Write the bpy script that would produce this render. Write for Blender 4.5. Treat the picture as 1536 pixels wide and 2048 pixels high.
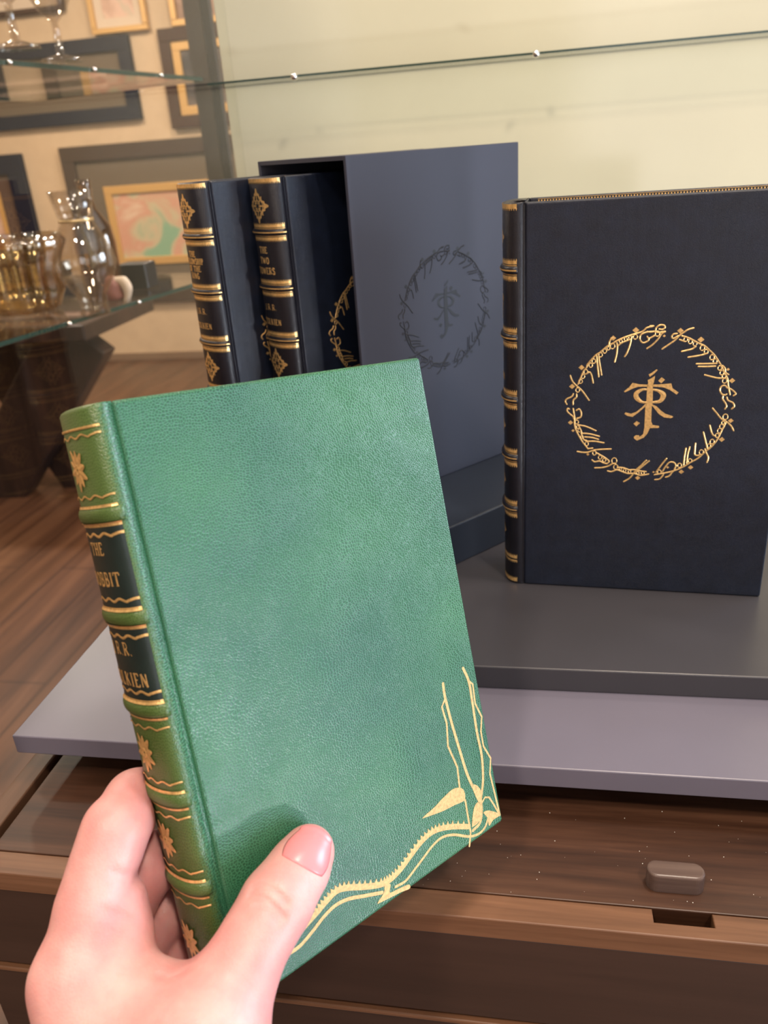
import bpy, bmesh, math, random
import numpy as np
from mathutils import Vector, Matrix
random.seed(7)
for o in list(bpy.data.objects): bpy.data.objects.remove(o)
S = bpy.context.scene
COL = S.collection

# ------------------------------------------------------------------ camera
FPX = 1606.86
CM = np.array([[0.9841323309, 0.1633662444, -0.0692461221],
               [0.0051398563, -0.4163430136, -0.9091930911],
               [-0.1773615998, 0.8944104009, -0.4105762994]])   # rows: camera right, down, forward
cd = bpy.data.cameras.new('camera')
cam = bpy.data.objects.new('camera', cd); COL.objects.link(cam)
cam.matrix_world = Matrix([[CM[0][i], -CM[1][i], -CM[2][i], 0.0] for i in range(3)] + [[0, 0, 0, 1]])
cd.sensor_fit = 'HORIZONTAL'; cd.sensor_width = 36.0
cd.lens = FPX / 1536 * 36.0
cd.clip_start = 0.02; cd.clip_end = 60
cd.dof.use_dof = True; cd.dof.focus_distance = 0.37; cd.dof.aperture_fstop = cd.lens / 2.0
S.camera = cam

# ------------------------------------------------------------------ world, light, exposure
S.view_settings.view_transform = 'Standard'
S.view_settings.look = 'None'
S.view_settings.gamma = 1.0
S.view_settings.use_curve_mapping = False
S.view_settings.exposure = 0.36
try:
    S.cycles.use_denoising = True
    S.cycles.max_bounces = 8
    S.cycles.transparent_max_bounces = 16
    S.cycles.caustics_reflective = False
    S.cycles.caustics_refractive = False
except Exception: pass
w = bpy.data.worlds.new('world'); S.world = w; w.use_nodes = True
w.node_tree.nodes['Background'].inputs[0].default_value = (1.0, 0.9, 0.78, 1)
w.node_tree.nodes['Background'].inputs[1].default_value = 0.35

def area(name, loc, target, size, power, color, sy=None, spread=180):
    l = bpy.data.lights.new(name, 'AREA'); l.energy = power; l.color = color
    l.shape = 'RECTANGLE' if sy else 'DISK'; l.size = size
    if sy: l.size_y = sy
    l.spread = math.radians(spread)
    o = bpy.data.objects.new(name, l); COL.objects.link(o); o.location = loc
    o.rotation_euler = (Vector(target) - Vector(loc)).to_track_quat('-Z', 'Y').to_euler()
    return o
WARM = (1.0, 0.84, 0.68); COOL = (0.72, 0.84, 1.0)
CEIL = 1.65
# daylight through the windows on the right of the room and behind the camera, plus one added low lamp
area('window_or_added_light', (3.0, 2.2, 0.35), (0.0, 0.5, -0.15), 1.3, 56, COOL, 1.1)
area('window_or_added_light', (3.3, -0.62, -0.2), (0.0, 0.2, -0.2), 0.75, 42, (0.62, 0.80, 1.0), 1.6)
area('window_or_added_light', (2.1, -0.75, -0.90), (0.0, 0.25, -0.2), 0.16, 19, (0.92, 0.94, 1.0), 0.16)  # small low lamp added to cast the thumb's shadow, not a window
area('window_or_added_light', (1.0, -2.9, 0.3), (0.0, 0.5, -0.2), 1.6, 14, (0.95, 0.95, 1.0), 1.6)
# warm ceiling lamps
for (lx, ly, p) in ((-0.5, -0.9, 22), (0.7, -0.6, 20), (0.35, 0.45, 16), (-1.6, 1.2, 18), (-2.6, 3.6, 52), (-1.2, 3.9, 36), (0.4, 2.4, 45), (-3.6, 2.2, 20)):
    area('ceiling_lamp_light', (lx, ly, CEIL - 0.03), (lx, ly, -1), 0.22, p, WARM)

# ------------------------------------------------------------------ helpers
def project_ray(px, py):
    return CM.T @ np.array([(px - 768) / FPX, (py - 1024) / FPX, 1.0])
def at_depth(px, py, d):                                  # room point seen at a pixel, at camera depth d
    return Vector(project_ray(px, py) * d)
def at_y(px, py, y): r = project_ray(px, py); return Vector(r * y / r[1])
def at_z(px, py, z): r = project_ray(px, py); return Vector(r * z / r[2])

def tag(o, label=None, cat=None, group=None, kind=None):
    if label: o['label'] = label
    if cat: o['category'] = cat
    if group: o['group'] = group
    if kind: o['kind'] = kind
    return o
def empty(name, mat=None, loc=None):
    o = bpy.data.objects.new(name, None); COL.objects.link(o)
    o.empty_display_size = 0.02
    if mat is None: mat = Matrix.Translation(Vector(loc or (0, 0, 0)))
    o.matrix_world = mat
    return o
MW = {}
def obj(name, bm, mat, parent=None, local=False, smooth=False, parent_mat=None):
    me = bpy.data.meshes.new(name)
    if isinstance(bm, bmesh.types.BMesh):
        bm.to_mesh(me); bm.free()
    else:
        me.from_pydata(bm[0], [], bm[1])
    me.update()
    for m in (mat if isinstance(mat, (list, tuple)) else [mat]): me.materials.append(m)
    if smooth:
        for p in me.polygons: p.use_smooth = True
    o = bpy.data.objects.new(name, me); COL.objects.link(o)
    if parent is not None:
        if not local:
            chain = Matrix.Identity(4); q = parent
            while q is not None: chain = q.matrix_local @ chain if False else (q.matrix_basis @ chain); q = q.parent
            me.transform(chain.inverted())
        o.parent = parent
    return o
def bx(bm, x0, x1, y0, y1, z0, z1, bev=0.0, seg=2, M=None):
    b2 = bmesh.new()
    bmesh.ops.create_cube(b2, size=1.0)
    for v in b2.verts:
        v.co = Vector((x0 + (v.co.x + .5) * (x1 - x0), y0 + (v.co.y + .5) * (y1 - y0), z0 + (v.co.z + .5) * (z1 - z0)))
    if bev > 0: bmesh.ops.bevel(b2, geom=b2.edges[:], offset=bev, segments=seg, profile=.5, affect='EDGES')
    if M is not None: b2.transform(M)
    me = bpy.data.meshes.new('t'); b2.to_mesh(me); b2.free(); bm.from_mesh(me); bpy.data.meshes.remove(me)
    return bm
def box(*a, **k): return bx(bmesh.new(), *a, **k)
def lathe(profile, n=40, closed=False):
    vs, fs = [], []
    for (r, z) in profile:
        for i in range(n):
            t = 2 * math.pi * i / n; vs.append((r * math.cos(t), r * math.sin(t), z))
    m = len(profile)
    for j in range(m - 1 if not closed else m):
        for i in range(n):
            a = j * n + i; b = j * n + (i + 1) % n; c = ((j + 1) % m) * n + (i + 1) % n; d = ((j + 1) % m) * n + i
            fs.append((a, b, c, d))
    return vs, fs
def loop_catmull(P, n=6):
    P = [np.array(p, float) for p in P]
    if len(P) < 3: 
        out = [P[0] + (P[-1] - P[0]) * i / n for i in range(n + 1)]; return out
    Q = [2 * P[0] - P[1]] + P + [2 * P[-1] - P[-2]]; out = []
    for i in range(1, len(Q) - 2):
        p0, p1, p2, p3 = Q[i - 1:i + 3]
        for k in range(n):
            t = k / n
            out.append(.5 * ((2 * p1) + (-p0 + p2) * t + (2 * p0 - 5 * p1 + 4 * p2 - p3) * t * t + (-p0 + 3 * p1 - 3 * p2 + p3) * t ** 3))
    out.append(P[-1]); return out
def ribbon(bm, pts, width, f, bulge=0.00012, n=4, smooth=True, taper=True):
    """flat gilt stroke laid on a surface; f(x, y, h) gives the surface point raised by h"""
    P = loop_catmull(pts, n) if smooth else [np.array(p, float) for p in pts]
    W = [(p[2] if len(p) > 2 else width) for p in P]
    P = [p[:2] for p in P]; m = len(P); rows = []
    for i in range(m):
        d = P[min(i + 1, m - 1)] - P[max(i - 1, 0)]; L = np.hypot(*d)
        d = d / L if L > 1e-12 else np.array([1., 0.])
        nn = np.array([-d[1], d[0]]); hw = W[i] / 2
        c = P[i]
        if taper and i in (0, m - 1):
            e = d * hw * .8 * (-1 if i == 0 else 1)
            row0 = [c + e + nn * hw * .45, c + e, c + e - nn * hw * .45]
            row1 = [c + nn * hw, c, c - nn * hw]
            rr = [row0, row1] if i == 0 else [row1, row0]
        else: rr = [[c + nn * hw, c, c - nn * hw]]
        for r in rr:
            rows.append([bm.verts.new(f(r[0][0], r[0][1], 0)), bm.verts.new(f(r[1][0], r[1][1], bulge)), bm.verts.new(f(r[2][0], r[2][1], 0))])
    for i in range(len(rows) - 1):
        for k in (0, 1):
            try: bm.faces.new((rows[i][k], rows[i][k + 1], rows[i + 1][k + 1], rows[i + 1][k]))
            except ValueError: pass
def poly(bm, pts, f, h=0.00005):
    b2 = bmesh.new(); vs = [b2.verts.new((p[0], p[1], 0)) for p in pts]
    for i in range(len(vs)): b2.edges.new((vs[i], vs[(i + 1) % len(vs)]))
    bmesh.ops.triangle_fill(b2, edges=b2.edges[:], use_beauty=True)
    mp = {v: bm.verts.new(f(v.co.x, v.co.y, h)) for v in b2.verts}
    for fc in b2.faces: bm.faces.new([mp[v] for v in fc.verts])
    b2.free()

# ------------------------------------------------------------------ materials
def mat(name):
    m = bpy.data.materials.new(name); m.use_nodes = True
    nt = m.node_tree; return m, nt, nt.nodes['Principled BSDF'], nt.nodes['Material Output']
def setp(b, **k):
    names = {'color': 'Base Color', 'rough': 'Roughness', 'metal': 'Metallic', 'spec': 'Specular IOR Level', 'coat': 'Coat Weight',
             'coat_rough': 'Coat Roughness', 'sss': 'Subsurface Weight', 'sheen': 'Sheen Weight', 'ior': 'IOR', 'trans': 'Transmission Weight'}
    for a, v in k.items():
        if a == 'color' and len(v) == 3: v = (*v, 1)
        b.inputs[names[a]].default_value = v
def simple(name, color, rough=.5, metal=0, **k):
    m, nt, b, o = mat(name); setp(b, color=color, rough=rough, metal=metal, **k); return m
def N(nt, t, **k):
    n = nt.nodes.new(t)
    for a, v in k.items():
        if a in n.inputs.keys(): n.inputs[a].default_value = v
        else: setattr(n, a, v)
    return n
def ramp(nt, stops, interp='LINEAR'):
    r = nt.nodes.new('ShaderNodeValToRGB'); r.color_ramp.interpolation = interp
    e = r.color_ramp.elements
    while len(e) < len(stops): e.new(0.5)
    for i, (p, c) in enumerate(stops):
        e[i].position = p; e[i].color = (*c, 1) if len(c) == 3 else c
    return r
def coords(nt, scale=(1, 1, 1), rot=(0, 0, 0)):
    tc = nt.nodes.new('ShaderNodeTexCoord'); mp = nt.nodes.new('ShaderNodeMapping')
    mp.inputs['Scale'].default_value = scale; mp.inputs['Rotation'].default_value = rot
    nt.links.new(tc.outputs['Object'], mp.inputs['Vector']); return mp.outputs['Vector']
def wood(name, dark, mid, light, axis='X', scale=1.0, rough=.38, bump=.08, planks=None):
    m, nt, b, o = mat(name); L = nt.links
    sc = {'X': (3, 55, 55), 'Y': (55, 3, 55), 'Z': (55, 55, 3)}[axis]
    v = coords(nt, tuple(s * scale for s in sc))
    n1 = N(nt, 'ShaderNodeTexNoise', Scale=1.0, Detail=6.0, Roughness=.62, Distortion=.5); L.new(v, n1.inputs['Vector'])
    v2 = coords(nt, tuple(s * scale * .22 for s in sc))
    n2 = N(nt, 'ShaderNodeTexNoise', Scale=1.0, Detail=3.0, Distortion=1.0); L.new(v2, n2.inputs['Vector'])
    v3 = coords(nt, tuple(s * scale * 5 for s in sc))
    n3 = N(nt, 'ShaderNodeTexNoise', Scale=1.0, Detail=2.0); L.new(v3, n3.inputs['Vector'])
    mx = N(nt, 'ShaderNodeMath', operation='ADD'); L.new(n1.outputs[0], mx.inputs[0]); L.new(n2.outputs[0], mx.inputs[1])
    mx3 = N(nt, 'ShaderNodeMath', operation='MULTIPLY_ADD'); mx3.inputs[1].default_value = .25
    L.new(n3.outputs[0], mx3.inputs[0]); L.new(mx.outputs[0], mx3.inputs[2])
    mr = N(nt, 'ShaderNodeMath', operation='MULTIPLY'); mr.inputs[1].default_value = .45; L.new(mx3.outputs[0], mr.inputs[0])
    r = ramp(nt, [(.36, dark), (.5, mid), (.66, light)]); L.new(mr.outputs[0], r.inputs[0])
    col = r.outputs[0]
    if planks:
        vp = coords(nt, (1, 1, 1))
        br = N(nt, 'ShaderNodeTexBrick'); br.offset = .4
        br.inputs['Color1'].default_value = (1.08, 1.06, 1.04, 1); br.inputs['Color2'].default_value = (.88, .88, .89, 1); br.inputs['Mortar'].default_value = (.5, .48, .46, 1)
        br.inputs['Scale'].default_value = 1; br.inputs['Mortar Size'].default_value = .004
        br.inputs['Brick Width'].default_value = planks[0]; br.inputs['Row Height'].default_value = planks[1]
        if axis == 'Y':
            v4 = coords(nt, (1, 1, 1), (0, 0, math.radians(90))); L.new(v4, br.inputs['Vector'])
        else: L.new(vp, br.inputs['Vector'])
        mm = N(nt, 'ShaderNodeMix', data_type='RGBA', blend_type='MULTIPLY'); mm.inputs['Factor'].default_value = 1
        L.new(col, mm.inputs[6]); L.new(br.outputs['Color'], mm.inputs[7]); col = mm.outputs[2]
    L.new(col, b.inputs['Base Color']); setp(b, rough=rough)
    bp = N(nt, 'ShaderNodeBump', Strength=bump, Distance=.0008); L.new(mx3.outputs[0], bp.inputs['Height']); L.new(bp.outputs[0], b.inputs['Normal'])
    return m
def leather_plain(name, base, base2, rough=.42, scale=420, bump=.25):
    m, nt, b, o = mat(name); L = nt.links
    v = coords(nt, (1, 1, 1))
    vo = N(nt, 'ShaderNodeTexVoronoi', Scale=scale * 1.6, feature='DISTANCE_TO_EDGE'); 
    ns = N(nt, 'ShaderNodeTexNoise', Scale=90.0, Detail=5.0, Roughness=.6); L.new(v, ns.inputs['Vector'])
    va = N(nt, 'ShaderNodeMix', data_type='RGBA', blend_type='ADD'); va.inputs['Factor'].default_value = .02
    L.new(v, va.inputs[6]); L.new(ns.outputs['Color'], va.inputs[7]); L.new(va.outputs[2], vo.inputs['Vector'])
    sp = coords(nt, (1, 1, .15)); n2 = N(nt, 'ShaderNodeTexNoise', Scale=260.0, Detail=3.0); L.new(sp, n2.inputs['Vector'])
    r = ramp(nt, [(.3, base), (.75, base2)]); L.new(ns.outputs[0], r.inputs[0]); L.new(r.outputs[0], b.inputs['Base Color'])
    ad = N(nt, 'ShaderNodeMath', operation='ADD'); mn = N(nt, 'ShaderNodeMath', operation='MINIMUM'); mn.inputs[1].default_value = .12
    L.new(vo.outputs['Distance'], mn.inputs[0]); ml = N(nt, 'ShaderNodeMath', operation='MULTIPLY'); ml.inputs[1].default_value = 4
    L.new(mn.outputs[0], ml.inputs[0]); L.new(ml.outputs[0], ad.inputs[0]); L.new(n2.outputs[0], ad.inputs[1])
    bp = N(nt, 'ShaderNodeBump', Strength=bump, Distance=.0004); L.new(ad.outputs[0], bp.inputs['Height']); L.new(bp.outputs[0], b.inputs['Normal'])
    setp(b, rough=rough); b.inputs['Specular IOR Level'].default_value = .5
    return m
def leather_grain(name, cell_lo, cell_hi, crease_lo, crease_hi, scale=820, spine=None):
    """pebbled goatskin: rounded dark cells between pale creases"""
    m, nt, b, o = mat(name); L = nt.links
    tcv = nt.nodes.new('ShaderNodeTexCoord'); sxv = nt.nodes.new('ShaderNodeSeparateXYZ'); L.new(tcv.outputs['Object'], sxv.inputs[0])
    adv = N(nt, 'ShaderNodeMath', operation='SUBTRACT'); L.new(sxv.outputs[0], adv.inputs[0]); L.new(sxv.outputs[1], adv.inputs[1])
    mzv = N(nt, 'ShaderNodeMath', operation='MULTIPLY'); mzv.inputs[1].default_value = 1.12; L.new(sxv.outputs[2], mzv.inputs[0])
    cbv = nt.nodes.new('ShaderNodeCombineXYZ'); L.new(adv.outputs[0], cbv.inputs[0]); L.new(mzv.outputs[0], cbv.inputs[1]); v = cbv.outputs[0]
    wn = N(nt, 'ShaderNodeTexNoise', Scale=28.0, Detail=2.0); L.new(v, wn.inputs['Vector'])
    wm = N(nt, 'ShaderNodeMix', data_type='RGBA', blend_type='ADD'); wm.inputs['Factor'].default_value = .012
    L.new(v, wm.inputs[6]); L.new(wn.outputs['Color'], wm.inputs[7])
    vo = N(nt, 'ShaderNodeTexVoronoi', voronoi_dimensions='2D', feature='DISTANCE_TO_EDGE'); vo.inputs['Scale'].default_value = scale; vo.inputs['Randomness'].default_value = .85
    L.new(wm.outputs[2], vo.inputs['Vector'])
    big = N(nt, 'ShaderNodeTexNoise', Scale=14.0, Detail=3.0, Roughness=.5); L.new(v, big.inputs['Vector'])
    n3 = N(nt, 'ShaderNodeTexNoise', Scale=900.0, Detail=2.0); L.new(v, n3.inputs['Vector'])
    cell = ramp(nt, [(.35, cell_lo), (.65, cell_hi)]); L.new(big.outputs[0], cell.inputs[0])
    crs = ramp(nt, [(.35, crease_lo), (.65, crease_hi)]); L.new(big.outputs[0], crs.inputs[0])
    th = ramp(nt, [(.02, (1, 1, 1)), (.11, (0, 0, 0))]); L.new(vo.outputs['Distance'], th.inputs[0])
    wk = N(nt, 'ShaderNodeMath', operation='MULTIPLY'); L.new(th.outputs[0], wk.inputs[0])
    wr = ramp(nt, [(.3, (.75,) * 3), (.6, (1,) * 3)]); L.new(n3.outputs[0], wr.inputs[0]); L.new(wr.outputs[0], wk.inputs[1])
    mx = N(nt, 'ShaderNodeMix', data_type='RGBA'); L.new(wk.outputs[0], mx.inputs['Factor']); L.new(cell.outputs[0], mx.inputs[6]); L.new(crs.outputs[0], mx.inputs[7])
    col = mx.outputs[2]
    if spine:                                           # the spine leather is a yellower green than the sides
        tc = nt.nodes.new('ShaderNodeTexCoord'); sx = nt.nodes.new('ShaderNodeSeparateXYZ'); L.new(tc.outputs['Object'], sx.inputs[0])
        ad = N(nt, 'ShaderNodeMath', operation='MULTIPLY_ADD'); ad.inputs[1].default_value = .006; L.new(n3.outputs[0], ad.inputs[0]); L.new(sx.outputs[0], ad.inputs[2])
        mr = N(nt, 'ShaderNodeMapRange'); mr.inputs[1].default_value = -.0005; mr.inputs[2].default_value = .0035; L.new(ad.outputs[0], mr.inputs[0])
        m2 = N(nt, 'ShaderNodeMix', data_type='RGBA'); L.new(wk.outputs[0], m2.inputs['Factor']); m2.inputs[6].default_value = (*spine[0], 1); m2.inputs[7].default_value = (*spine[1], 1)
        m3 = N(nt, 'ShaderNodeMix', data_type='RGBA'); L.new(mr.outputs[0], m3.inputs['Factor']); L.new(m2.outputs[2], m3.inputs[6]); L.new(col, m3.inputs[7]); col = m3.outputs[2]
    L.new(col, b.inputs['Base Color'])
    hm = N(nt, 'ShaderNodeMath', operation='MINIMUM'); hm.inputs[1].default_value = .3; L.new(vo.outputs['Distance'], hm.inputs[0])
    bp = N(nt, 'ShaderNodeBump', Strength=.35, Distance=.0005); L.new(hm.outputs[0], bp.inputs['Height']); L.new(bp.outputs[0], b.inputs['Normal'])
    setp(b, rough=.34); return m
def gold(name, color, rough=.32, metal=.85, texture=0):
    m, nt, b, o = mat(name); setp(b, color=color, rough=rough, metal=metal)
    v = coords(nt, (1, 1, 1)); n = N(nt, 'ShaderNodeTexNoise', Scale=700.0, Detail=3.0); nt.links.new(v, n.inputs['Vector'])
    r = ramp(nt, [(.3, tuple(c * .72 for c in color)), (.6, color)]); nt.links.new(n.outputs[0], r.inputs[0]); nt.links.new(r.outputs[0], b.inputs['Base Color'])
    bp = N(nt, 'ShaderNodeBump', Strength=.3 + texture, Distance=.0003); nt.links.new(n.outputs[0], bp.inputs['Height']); nt.links.new(bp.outputs[0], b.inputs['Normal'])
    return m
def glass_thin(name, tint, gloss=.05, rough=.02, base=.02):
    """clear pane: see-through with a fresnel reflection"""
    m, nt, b, o = mat(name); nt.nodes.remove(b)
    t = N(nt, 'ShaderNodeBsdfTransparent'); t.inputs[0].default_value = (*tint, 1)
    g = N(nt, 'ShaderNodeBsdfGlossy'); g.inputs['Roughness'].default_value = rough
    lw = N(nt, 'ShaderNodeLayerWeight'); lw.inputs['Blend'].default_value = .5
    pw = N(nt, 'ShaderNodeMath', operation='POWER'); pw.inputs[1].default_value = 5.0; nt.links.new(lw.outputs['Facing'], pw.inputs[0])
    ms = N(nt, 'ShaderNodeMixShader'); ad = N(nt, 'ShaderNodeMath', operation='MULTIPLY_ADD'); ad.inputs[1].default_value = .9; ad.inputs[2].default_value = base + gloss * .3
    nt.links.new(pw.outputs[0], ad.inputs[0]); nt.links.new(ad.outputs[0], ms.inputs[0])
    nt.links.new(t.outputs[0], ms.inputs[1]); nt.links.new(g.outputs[0], ms.inputs[2]); nt.links.new(ms.outputs[0], o.inputs['Surface'])
    return m
def cloth(name, color, rough=.6, scale=2600, bump=.12, var=.12):
    m, nt, b, o = mat(name); L = nt.links
    v = coords(nt, (1, 1, 1)); n = N(nt, 'ShaderNodeTexNoise', Scale=scale * .5, Detail=2.0); L.new(v, n.inputs['Vector'])
    n2 = N(nt, 'ShaderNodeTexNoise', Scale=9.0, Detail=4.0); L.new(v, n2.inputs['Vector'])
    r = ramp(nt, [(.3, tuple(c * (1 - var) for c in color)), (.7, tuple(c * (1 + var) for c in color))]); L.new(n2.outputs[0], r.inputs[0]); L.new(r.outputs[0], b.inputs['Base Color'])
    bp = N(nt, 'ShaderNodeBump', Strength=bump, Distance=.0002); L.new(n.outputs[0], bp.inputs['Height']); L.new(bp.outputs[0], b.inputs['Normal'])
    setp(b, rough=rough); return m
def painted(name, stops, scale=3.0, rough=.5, detail=4, dist=1.2, coat=0):
    m, nt, b, o = mat(name); v = coords(nt, (1, 1, 1))
    n = N(nt, 'ShaderNodeTexNoise', Scale=scale, Detail=float(detail), Distortion=dist); nt.links.new(v, n.inputs['Vector'])
    r = ramp(nt, stops); nt.links.new(n.outputs[0], r.inputs[0]); nt.links.new(r.outputs[0], b.inputs['Base Color']); setp(b, rough=rough, coat=coat)
    return m

M_FLOOR = wood('floor_boards', (.035, .015, .008), (.10, .043, .021), (.19, .09, .045), 'Y', .3, .35, planks=(1.6, .16))
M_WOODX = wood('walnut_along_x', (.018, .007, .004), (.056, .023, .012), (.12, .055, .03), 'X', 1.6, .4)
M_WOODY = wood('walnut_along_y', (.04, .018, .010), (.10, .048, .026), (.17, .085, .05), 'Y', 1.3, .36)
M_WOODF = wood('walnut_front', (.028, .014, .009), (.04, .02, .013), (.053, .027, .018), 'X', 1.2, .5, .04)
M_WOODE = wood('walnut_edge', (.055, .024, .012), (.13, .06, .03), (.22, .105, .055), 'X', 1.6, .4)
M_DARKW = wood('dark_stained_wood', (.012, .007, .006), (.03, .016, .012), (.06, .03, .02), 'Z', .5, .4)
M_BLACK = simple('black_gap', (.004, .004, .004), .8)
M_WALL = cloth('cream_wall_paint', (.55, .39, .235), .7, 60, .1, .05)
M_CEIL = simple('white_ceiling_paint', (.75, .72, .66), .8)
M_SAGE = cloth('sage_cream_panel', (.64, .61, .44), .13, 200, .01, .03)
M_BOARD = cloth('lilac_grey_board', (.155, .145, .19), .36, 900, .06, .06)
M_BOARD2 = cloth('charcoal_board', (.05, .048, .056), .33, 900, .06, .08)
M_RISER = cloth('navy_grey_cloth', (.018, .024, .038), .36, 900, .08, .08)
M_SLIP = cloth('slate_blue_cloth', (.034, .038, .062), .6, 2400, .15, .05)
M_SLIPIN = simple('slipcase_lining', (.012, .012, .018), .7)
M_EMB = simple('blind_tooling', (.007, .008, .013), .5)
M_NAVY = leather_plain('navy_leather', (.0045, .0075, .017), (.008, .013, .030), .38)
M_NAVYS = leather_plain('navy_spine_leather', (.005, .005, .009), (.009, .009, .016), .35)
M_GREEN = leather_grain('green_goatskin', (.012, .068, .038), (.020, .098, .043), (.052, .215, .13), (.08, .28, .14), 930)
M_GREENS = leather_grain('green_spine_goatskin', (.012, .068, .038), (.020, .098, .043), (.052, .215, .13), (.08, .28, .14), 930, ((.055, .098, .024), (.12, .19, .055)))
M_LABEL = leather_plain('bottle_green_label', (.008, .018, .018), (.014, .028, .026), .35, 300, .12)
M_GOLD = gold('gilt_tooling', (1.0, .66, .27), .34, .7)
M_GOLDP = gold('pale_gilt_stamping', (.60, .41, .17), .5, .3, .3)
M_PAGE = simple('page_edges', (.55, .48, .36), .7)
M_GLASS = glass_thin('clear_glass', (.95, .975, .96))
M_GLASSW = glass_thin('glassware', (.93, .9, .86), .25, .03)
M_GLASSP = glass_thin('side_pane_glass', (.97, .975, .97), 0, .01, .012)
M_GEDGE = simple('green_glass_edge', (.02, .05, .04), .15)
M_STEEL = simple('bronze_grey_metal', (.06, .045, .036), .5, .2)
M_BLKMET = simple('black_metal', (.012, .011, .012), .4)
# ------------------------------------------------------------------ room shell
FZ = -1.25; X0, X1, Y0, Y1 = -5.0, 3.4, -3.2, 5.322
def struct(name, bm, m): return tag(obj(name, bm, m), kind='structure')
struct('floor', box(X0, X1, Y0, Y1, FZ - .1, FZ), M_FLOOR)
struct('ceiling', box(X0, X1, Y0, Y1, CEIL, CEIL + .1), M_CEIL)
struct('wall_back', box(X0, X1, Y1, Y1 + .1, FZ, CEIL), M_WALL)
struct('wall_left', box(X0 - .1, X0, Y0, Y1, FZ, CEIL), M_WALL)
b = box(X1, X1 + .1, Y0, .9, FZ, CEIL); bx(b, X1, X1 + .1, 3.1, Y1, FZ, CEIL); bx(b, X1, X1 + .1, .9, 3.1, FZ, -.7); bx(b, X1, X1 + .1, .9, 3.1, 1.0, CEIL)
struct('wall_right', b, M_WALL)
struct('wall_front', box(X0, X1, Y0 - .1, Y0, FZ, CEIL), M_WALL)
struct('baseboard_back', box(X0, X1, Y1 - .02, Y1, FZ, FZ + .05, .003), simple('brown_base', (.2, .12, .07), .5))  # plain brown baseboard along the back wall
m, nt, bb, oo = mat('daylit_pane'); bb.inputs['Emission Color'].default_value = (.75, .87, 1, 1); bb.inputs['Emission Strength'].default_value = 3.0
b = bmesh.new()
for y in (.9, 1.6, 2.35, 3.06): bx(b, X1 - .03, X1 + .06, y, y + .05, -.7, 1.0)
for z in (-.7, .15, .95): bx(b, X1 - .03, X1 + .06, .9, 3.1, z, z + .05)
wf = struct('window_1', b, simple('white_window_paint', (.7, .7, .68), .5))
obj('window_pane', box(X1 + .05, X1 + .06, .92, 3.08, -.68, .98), m, wf)

b = bmesh.new()
for y in (-1.06, -.23): bx(b, X1 - .04, X1, y, y + .05, -1.1, .7)
for z in (-1.1, -.2, .66): bx(b, X1 - .04, X1, -1.06, -.18, z, z + .04)
struct('window_2', b, simple('grey_window_frame', (.3, .29, .28), .5))
# ------------------------------------------------------------------ pictures on the back wall
def picture(label, px0, py0, px1, py1, frame_w, m_frame, mat_w, m_mat, inner_w, m_inner, m_art, group=None):
    a = at_y(px0, py0, Y1); c = at_y(px1, py1, Y1)
    x0, x1, z1, z0 = a.x, c.x, a.z, c.z
    r = empty('framed_picture', loc=((x0 + x1) / 2, Y1, z0)); tag(r, label, 'picture', 'pictures on the back wall')
    def ring(x0, x1, z0, z1, w, y0, y1, bev):
        b = bmesh.new(); bx(b, x0, x1, y0, y1, z0, z0 + w, bev); bx(b, x0, x1, y0, y1, z1 - w, z1, bev)
        bx(b, x0, x0 + w, y0, y1, z0 + w, z1 - w, bev); bx(b, x1 - w, x1, y0, y1, z0 + w, z1 - w, bev); return b
    obj('frame', ring(x0, x1, z0, z1, frame_w, Y1 - .045, Y1 - .001, .004), m_frame, r)
    x0 += frame_w; x1 -= frame_w; z0 += frame_w; z1 -= frame_w
    if mat_w:
        obj('mount', ring(x0, x1, z0, z1, mat_w, Y1 - .02, Y1 - .002, 0), m_mat, r)
        x0 += mat_w; x1 -= mat_w; z0 += mat_w; z1 -= mat_w
    if inner_w:
        obj('inner_frame', ring(x0, x1, z0, z1, inner_w, Y1 - .03, Y1 - .002, .003), m_inner, r)
        x0 += inner_w; x1 -= inner_w; z0 += inner_w; z1 -= inner_w
    obj('print', box(x0, x1, Y1 - .015, Y1 - .003, z0, z1), m_art, r)
    return r
F_BLUE = simple('blue_black_frame', (.012, .012, .022), .6, 0, spec=.2); F_BROWN = simple('brown_frame', (.05, .02, .011), .6, 0, spec=.2)
F_GOLD = simple('gold_frame', (.62, .36, .12), .4, .3); F_GREY = simple('umber_grey_frame', (.06, .038, .026), .6, 0, spec=.2); F_MOUNT = simple('cream_mount', (.62, .48, .34), .7)
F_TAUPE = simple('taupe_mount', (.12, .085, .052), .8); F_PALE = simple('pale_pink_mount', (.75, .5, .38), .7); F_DKB = simple('dark_brown_mount', (.10, .06, .04), .7)
A_MAP = painted('soft_map_print', [(.38, (.22, .36, .22)), (.46, (.5, .4, .24)), (.54, (.55, .27, .17)), (.66, (.62, .42, .28))], 3.2)
A_DUSK = painted('brown_scene_print', [(.35, (.06, .04, .035)), (.5, (.3, .16, .09)), (.66, (.5, .32, .24))], 3.0)
A_ROSE = painted('rose_print', [(.35, (.5, .3, .2)), (.5, (.66, .42, .3)), (.65, (.36, .4, .26))], 4.0)
A_DARK = painted('dark_print', [(.35, (.03, .025, .025)), (.55, (.12, .08, .06)), (.7, (.5, .28, .12))], 3.0)
picture('wide dusky print in a blue-black frame, behind the upper glass shelf', -190, 118, 288, 238, .08, F_BLUE, .11, F_TAUPE, .06, F_PALE, A_DUSK)
picture('dark print in a brown frame with gold inner edge, left of the metal post', 318, 60, 520, 244, .07, F_BROWN, .0, None, .05, F_GOLD, A_DARK)
picture('large pale green and orange map print in a broad umber frame', 122, 296, 560, 592, .09, F_GREY, .16, F_TAUPE, .05, F_GOLD, A_MAP)
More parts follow.
